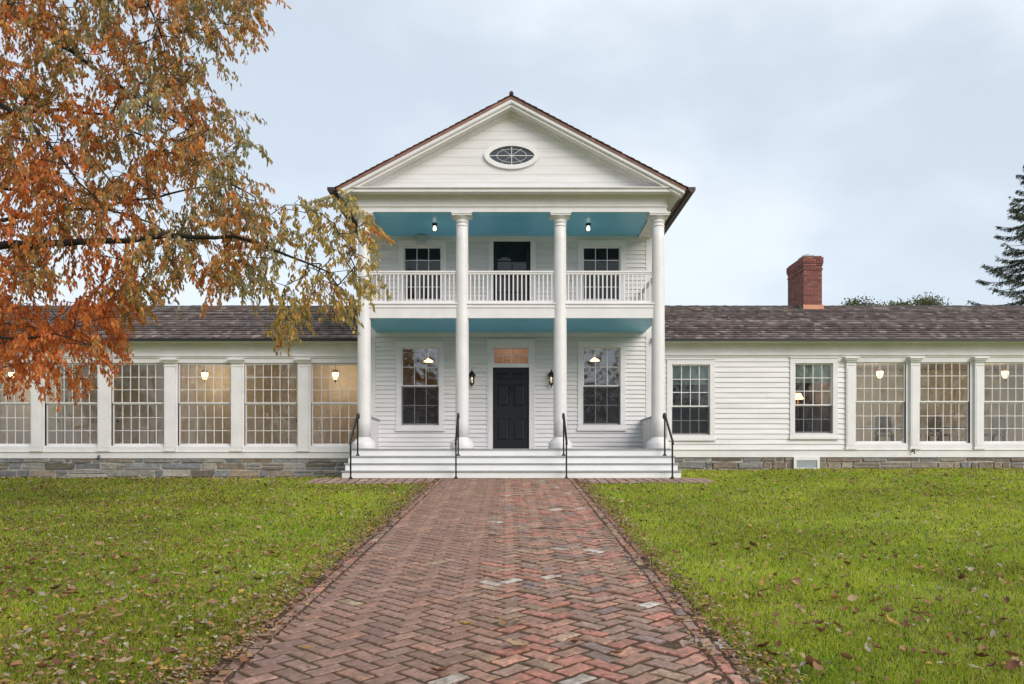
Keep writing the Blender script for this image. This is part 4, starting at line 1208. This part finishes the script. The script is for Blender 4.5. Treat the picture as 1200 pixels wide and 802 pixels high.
# ---- spruce beyond the right wing
def spruce(X0, Y0, H, base_r, label):
    z0 = 0.2
    t = thing('spruce_tree', label, 'tree', (X0, Y0, z0))
    b = MB(); b.tube([(X0, Y0, z0), (X0, Y0, z0+H*.6), (X0, Y0, z0+H)], [.35, .2, .03], 8)
    Pn, Dn, Nn, Ln, Wn, Cn = [], [], [], [], [], []
    z = 2.0
    while z < H-.3:
        fr = 1-z/H; r_ = base_r*fr**.85
        nb = random.randint(6, 8); a0 = random.uniform(0, 6)
        for k in range(nb):
            a = a0+2*math.pi*k/nb+random.uniform(-.25, .25); rr = r_*random.uniform(.72, 1.12)
            ca, sa = math.cos(a), math.sin(a); pts = []
            for u in np.linspace(0, 1, 7):
                pts.append(np.array([X0+ca*rr*u, Y0+sa*rr*u, z0+z+rr*(-.32*u+.30*u*u*u)]))
            b.tube(pts, [.045*(1-.85*i/6)*(fr+.3) for i in range(7)], 4)
            if sa > .75: continue
            nsp = int(24+80*rr/base_r)
            for s_ in range(nsp):
                u = random.uniform(.12, 1.0); i = min(5, int(u*6)); f_ = u*6-i; q = pts[i]*(1-f_)+pts[i+1]*f_
                side = random.choice((-1, 1)); sl_ = (.15+.55*(1-u)*rr*.4)*random.uniform(.6, 1.2)
                d_ = np.array([ca*.8-side*sa*.8, sa*.8+side*ca*.8, -.25-.35*random.random()]); d_ /= np.linalg.norm(d_)
                nn_ = int(8+sl_*16)
                sh = random.uniform(.7, 1.25)
                for j in range(nn_):
                    v = (j+random.random())/nn_
                    w0 = q+d_*sl_*v+np.array([0, 0, -.16*v*v*sl_])
                    Pn.append(w0); Dn.append(d_*.9+rng.normal(size=3)*.55+np.array([0, 0, -.25])); Nn.append(rng.normal(size=3)); Ln.append(random.uniform(.09, .17)); Wn.append(random.uniform(.022, .036))
                    c = random.choice([(.070, .088, .044), (.052, .070, .040), (.090, .10, .05), (.08, .085, .06)]); Cn.append([x*sh for x in c])
        z += random.uniform(.34, .5)
    b.build('trunk', M['bark'], t)
    V, T = leaf_arrays(np.array(Pn), np.array(Dn), np.array(Nn), np.array(Ln), np.array(Wn), .05)
    np_mesh('crown', V, T, np.repeat(np.array(Cn), 6, 0), M['needle'], t)
spruce(WX(1221, 42), 42, 17.2, 5.4, 'tall dark green spruce rising behind the right wing at the picture edge')

# ---- tree tops behind the right roof
def far_tree(px, py, Yd, r, label, pal=((.12, .13, .05), (.15, .15, .06), (.09, .11, .045), (.18, .16, .07))):
    top = PT(px, py, Yd); z0 = 0.2
    t = thing('distant_tree', label, 'tree', (top.x, Yd, z0), 'tree tops showing over the right wing roof')
    b = MB(); b.tube([(top.x, Yd, z0), (top.x+.1, Yd, top.z*.55), (top.x, Yd, top.z-.6)], [.4, .28, .05], 8)
    Pn = []; Cn = []
    for c in range(46):
        th = random.uniform(0, 2*math.pi); ph = random.uniform(-.6, 1.0)
        rr = r*random.uniform(.3, .95)
        cpt = np.array([top.x+rr*math.cos(th)*math.sqrt(1-min(1, ph*ph)*.9), Yd+rr*math.sin(th)*math.sqrt(1-min(1, ph*ph)*.9), top.z-r*1.1+ph*r*.95])
        b.tube([(top.x, Yd, cpt[2]-.8), tuple(cpt)], [.05, .012], 4)
        sh = random.uniform(.6, 1.3)
        for k in range(210):
            d_ = rng.normal(size=3)*np.array([.42, .42, .3])*r*.42
            Pn.append(cpt+d_); c_ = random.choice(pal); Cn.append([x*sh for x in c_])
    b.build('trunk', M['bark'], t)
    Pn = np.array(Pn); n = len(Pn)
    V, T = leaf_arrays(Pn, rng.normal(size=(n, 3)), rng.normal(size=(n, 3)), rng.uniform(.10, .2, n), rng.uniform(.06, .12, n))
    np_mesh('crown', V, T, np.repeat(np.array(Cn), 6, 0), M['leaf'], t)
far_tree(1008, 352, 62, 2.0, 'small rounded green tree top nearest the chimney above the right roof')
far_tree(1052, 355, 62, 1.5, 'lowest green tree top, middle of the three above the right roof')
far_tree(1086, 349, 62, 2.2, 'wide green tree top nearest the spruce above the right roof')

# ---- trees behind the photographer, seen only as reflections in the panes
Pn, Cn, b = [], [], MB()
for i in range(11):
    X0 = -30+6.0*i+random.uniform(-2, 2); Y0 = random.uniform(-24, -15); H_ = random.uniform(8, 13); z0 = float(gz(X0, Y0))
    b.tube([(X0, Y0, z0), (X0+.2, Y0, z0+H_*.5), (X0+.4, Y0, z0+H_)], [.32, .22, .04], 7)
    for k in range(34):
        h = random.uniform(.25, 1.0)*H_; a = random.uniform(0, 6.28); r_ = random.uniform(1.2, 4.2)*(1.15-h/H_*.6)
        e = (X0+math.cos(a)*r_, Y0+math.sin(a)*r_, z0+h+r_*random.uniform(.1, .6))
        b.tube([(X0+.2, Y0, z0+h), ((X0+e[0])/2, (Y0+e[1])/2, z0+h+r_*.12), e], [.07, .04, .01], 4)
        for q in range(130):
            Pn.append(np.array(e)+rng.normal(size=3)*.85*np.array([1, 1, .8])); c_ = random.choice([(.13, .08, .03), (.08, .075, .03), (.2, .10, .03)]); Cn.append(c_)
n = len(Pn); V, T = leaf_arrays(np.array(Pn), rng.normal(size=(n, 3)), rng.normal(size=(n, 3)), rng.uniform(.18, .32, n), rng.uniform(.09, .16, n))
nb_ = len(b.v)
tris = []
for f in b.f:
    for k in range(1, len(f)-1): tris.append((f[0], f[k], f[k+1]))
VV = np.concatenate([np.array(b.v), V]); TT = np.concatenate([np.array(tris), T+nb_]); CC = np.concatenate([np.tile([[.05, .04, .035]], (nb_, 1)), np.repeat(np.array(Cn), 6, 0)])
tl = np_mesh('treeline', VV, TT, CC, M['leaf']); tag(tl, 'half bare trees across the lawn mirrored in the window panes', 'trees', kind='stuff')

# ---- grass
def vnoise(x, y, s, seed=0):
    r = np.random.default_rng(seed); G = r.random((64, 64)); x = x*s+17.3; y = y*s+5.7
    xi = np.floor(x).astype(int); yi = np.floor(y).astype(int); fx = x-xi; fy = y-yi; fx = fx*fx*(3-2*fx); fy = fy*fy*(3-2*fy)
    g = lambda a, c: G[a % 64, c % 64]
    return (g(xi, yi)*(1-fx)+g(xi+1, yi)*fx)*(1-fy)+(g(xi, yi+1)*(1-fx)+g(xi+1, yi+1)*fx)*fy
bx, by = [], []
for (ya, yb_) in [(3.4+.5*i, 3.9+.5*i) for i in range(38)]:
    ym = (ya+yb_)/2; half = .64*ym+1.0
    rho = 6800*(5/ym)**1.55
    n = int(rho*2*half*(yb_-ya)); bx.append(rng.uniform(-half, half, n)); by.append(rng.uniform(ya, yb_, n))
bx = np.concatenate(bx); by = np.concatenate(by)
edge = rng.normal(0, .035, len(bx))
ok = ~on_path(bx+edge, by, -.02) & (by < np.where(np.abs(bx-CX) < 3.9, 18.9, YG-.06))
bx, by = bx[ok], by[ok]
thin = vnoise(bx, by, 1.6, 3)*.6+vnoise(bx, by, 5, 4)*.4
ok = rng.random(len(bx)) < .35+1.1*thin
bx, by = bx[ok], by[ok]; n = len(bx)
h = rng.uniform(.022, .066, n)*(.75+.5*vnoise(bx, by, 2.2, 5)); wd = (.0022+.00062*by)*rng.uniform(.7, 1.3, n)
ang = rng.uniform(0, 2*np.pi, n); lean = rng.uniform(.2, 1.25, n); la = rng.uniform(0, 2*np.pi, n)
bz = gz(bx, by)-.024
sx, sy = np.cos(ang)*wd/2, np.sin(ang)*wd/2
lx, ly = np.cos(la)*lean*h, np.sin(la)*lean*h
v0 = np.stack([bx-sx, by-sy, bz], 1); v1 = np.stack([bx+sx, by+sy, bz], 1)
v2 = np.stack([bx-sx*.8+lx*.35, by-sy*.8+ly*.35, bz+h*.6], 1); v3 = np.stack([bx+sx*.8+lx*.35, by+sy*.8+ly*.35, bz+h*.6], 1)
v4 = np.stack([bx+lx, by+ly, bz+h*(1-.25*lean)], 1)
V = np.stack([v0, v1, v2, v3, v4], 1).reshape(-1, 3)
T = (np.array([[0, 1, 3], [0, 3, 2], [2, 3, 4]])[None]+(np.arange(n)*5)[:, None, None]).reshape(-1, 3)
c1 = np.array([.33, .47, .030]); c2 = np.array([.52, .56, .05]); c3 = np.array([.62, .55, .20]); c4 = np.array([.085, .15, .014]); c5 = np.array([.24, .14, .045])
u = vnoise(bx, by, .9, 6)*.6+vnoise(bx, by, 3.3, 7)*.4; rr = rng.random(n)
col = c1+(c2-c1)*np.clip(u*1.2+rng.normal(0, .25, n), 0, 1)[:, None]
col[rr < .09] = c3; m4 = (rr > .09) & (rr < .27); col[m4] = c4
brownp = np.clip((vnoise(bx, by, .8, 8)-.45)*1.6, 0, .55)+.30*sst(2.5, 9, -bx); mb_ = rng.random(n) < brownp*np.where(bx < 0, .45, .22); col[mb_] = c5*rng.uniform(.7, 1.3, (mb_.sum(), 1))
col *= rng.uniform(.75, 1.2, (n, 1))*(.72+.56*vnoise(bx, by, .55, 12)*.6+.56*vnoise(bx, by, 1.9, 13)*.4)[:, None]
gr = np_mesh('grass', V, T, np.repeat(col, 5, 0), M['grass']); tag(gr, 'short green lawn grass mixed with dry blades', 'grass', kind='stuff')

# ---- fallen leaves
def dry_leaf_mesh(seed):
    r = random.Random(seed); oak = seed % 2 == 0
    b = MB(); n = 9; L = 1.0; vs = []; curl = r.uniform(.25, .9); tw = r.uniform(-.6, .6)
    for i in range(n):
        t = i/(n-1); wv = .30*math.sin(math.pi*min(1, t*1.02+.02))**.8
        if oak: wv *= 1+.35*math.sin(t*19)
        if i in (0, n-1): wv = .012
        x = (t-.5)*L; z = curl*.35*(2*t-1)**2*r.uniform(.8, 1.2)
        for s in (-1, 0, 1):
            yv = s*wv; zz_ = z+abs(s)*wv*curl*.8+s*wv*tw*(t-.5)*2
            vs.append((x, yv*(1-.2*curl), zz_))
    fs = []
    for i in range(n-1):
        for k in range(2): fs.append((i*3+k, (i+1)*3+k, (i+1)*3+k+1, i*3+k+1))
    b.add(vs, fs, 0, None, True)
    b.tube([(-.5, 0, vs[1][2]), (-.62, .03, vs[1][2]+.03), (-.72, .06, vs[1][2]+.02)], .012, 4)
    return b
PALL = {'brown': [(.28, .12, .055), (.21, .095, .045), (.34, .17, .08), (.16, .07, .04)], 'tan': [(.36, .22, .12), (.42, .29, .17), (.30, .17, .085)], 'yellow': [(.46, .29, .07), (.40, .22, .06)], 'pale': [(.42, .36, .27), (.33, .29, .22)]}
protos = {}
for kname, pal in PALL.items():
    for i in range(4):
        b = dry_leaf_mesh(i*7+len(kname)); c = pal[i % len(pal)]
        b.c = [c]*len(b.v); me_o = b.build('fallen_leaf', M['dry']); protos[(kname, i)] = me_o.data; bpy.data.objects.remove(me_o)
lab = {('brown', 'L'): 'curled dark brown fallen leaf lying on the lawn left of the path', ('tan', 'L'): 'dry tan fallen leaf lying on the lawn left of the path', ('yellow', 'L'): 'yellow fallen leaf lying on the lawn left of the path', ('pale', 'L'): 'pale bleached fallen leaf lying on the lawn left of the path',
       ('brown', 'R'): 'curled dark brown fallen leaf lying on the lawn right of the path', ('tan', 'R'): 'dry tan fallen leaf lying on the lawn right of the path', ('yellow', 'R'): 'yellow fallen leaf lying on the lawn right of the path', ('pale', 'R'): 'pale bleached fallen leaf lying on the lawn right of the path',
       ('brown', 'P'): 'brown fallen leaf lying on the path bricks', ('tan', 'P'): 'tan fallen leaf lying on the path bricks', ('yellow', 'P'): 'yellow fallen leaf lying on the path bricks', ('pale', 'P'): 'pale fallen leaf lying on the path bricks'}
def put_leaf(x, y, size, kname, i, up, label=None):
    pos = 'P' if bool(on_path(x, y, -.05)) else ('L' if x < 0 else 'R')
    o = bpy.data.objects.new('fallen_leaf', protos[(kname, i)]); C.objects.link(o)
    o.scale = (size, size, size); o.location = (x, y, float(gz(x, y))+up)
    o.rotation_euler = (random.gauss(0, .35 if pos != 'P' else .1), random.gauss(0, .35 if pos != 'P' else .1)-.066, random.uniform(0, 6.28))
    tag(o, label or lab[(kname, pos)], 'leaf', 'fallen leaves on the lawn' if pos != 'P' else 'fallen leaves on the path')
kinds = ['brown']*7+['tan']*6+['yellow']*1+['pale']*1
# special ones seen on the bricks
for (px, py, s_, kn, i) in ((590, 741, .13, 'tan', 2), (606, 738, .12, 'tan', 0), (604, 768, .17, 'tan', 1), (545, 742, .11, 'yellow', 0), (360, 770, .08, 'yellow', 1)):
    Yd = 1558/(py-480); put_leaf(WX(px, Yd), Yd, s_, kn, i, .02)
cl = []
def leaf_spot(edgeonly=False):
    while True:
        Yd = 4.9+13.2*random.random()**1.7
        if random.random() < .42 and cl:
            c = random.choice(cl); x = c[0]+random.gauss(0, .14); Yd = c[1]+random.gauss(0, .14)
        else: x = random.uniform(-.62*Yd, .62*Yd)
        if Yd < 4.8: continue
        e = min(abs(x-float(path_l(Yd))), abs(x-float(path_r(Yd))))
        onp = bool(on_path(x, Yd))
        if onp and e > .22 and random.random() < .9: continue
        if not onp and e > .4 and random.random() < .25: continue
        cl.append((x, Yd)); return x, Yd, onp
for k in range(290):
    x, Yd, onp = leaf_spot()
    if k < 200 and Yd > 9: Yd = random.uniform(4.9, 9.5); x = random.choice((-1, 1))*random.uniform(1.9, .62*Yd if .62*Yd > 2 else 2.6); onp = False
    kn = random.choice(kinds); put_leaf(x, Yd, random.uniform(.055, .12)*(.7 if kn == 'pale' else 1), kn, random.randint(0, 3), random.uniform(.02, .05) if not onp else .012)
# the rest, uncountable litter: along the path edges and far over the lawn
Pn, Dn, Nn, Ln, Wn, Cn = [], [], [], [], [], []
allc = [c for v in PALL.values() for c in v]
def litter(x, y, up, s_):
    Pn.append((x, y, float(gz(x, y))+up)); a = random.uniform(0, 6.28); Dn.append((math.cos(a), math.sin(a), random.gauss(0, .25)+.05)); Nn.append((random.gauss(0, .3), random.gauss(0, .3), 1)); Ln.append(s_); Wn.append(s_*random.uniform(.4, .65))
    c = random.choice(allc); k = random.uniform(.7, 1.2); Cn.append([v*k for v in c])
for k in range(7500):       # edges
    y = 3.8+14.5*random.random()**1.3; sd = random.choice((-1, 1)); e = float(path_l(y) if sd < 0 else path_r(y)); off = random.gauss(.02, .11)
    litter(e+sd*off, y, .006+(.022*random.random() if off > 0 else .0), random.uniform(.02, .055))
for k in range(13000):
    y = 4.4+17.5*random.random()**.8; x = random.uniform(-.66*y, .66*y)
    if bool(on_path(x, y)) or (abs(x-CX) < 4.0 and y > 18.8): continue
    if x > 0 and random.random() < .45: continue
    litter(x, y, random.uniform(.012, .045), random.uniform(.02, .06)*(1+.04*y))
for k in range(2200):
    y = 4.3+5.5*random.random()**1.4; x = -random.uniform(1.7, .66*y+.1) if .66*y > 1.8 else -1.9
    if not bool(on_path(x, y)): litter(x, y, random.uniform(.015, .045), random.uniform(.025, .07))
for k in range(500):
    y = 4.2+14*random.random(); x = random.uniform(-1.5, 1.5); litter(x, y, .008, random.uniform(.012, .035))
V, T = leaf_arrays(np.array(Pn), np.array(Dn), np.array(Nn), np.array(Ln), np.array(Wn), .35)
lt = np_mesh('leaf_litter', V, T, np.repeat(np.array(Cn), 6, 0), M['dry']); tag(lt, 'small dry leaves strewn through the grass and along the path edges', 'leaves', kind='stuff')
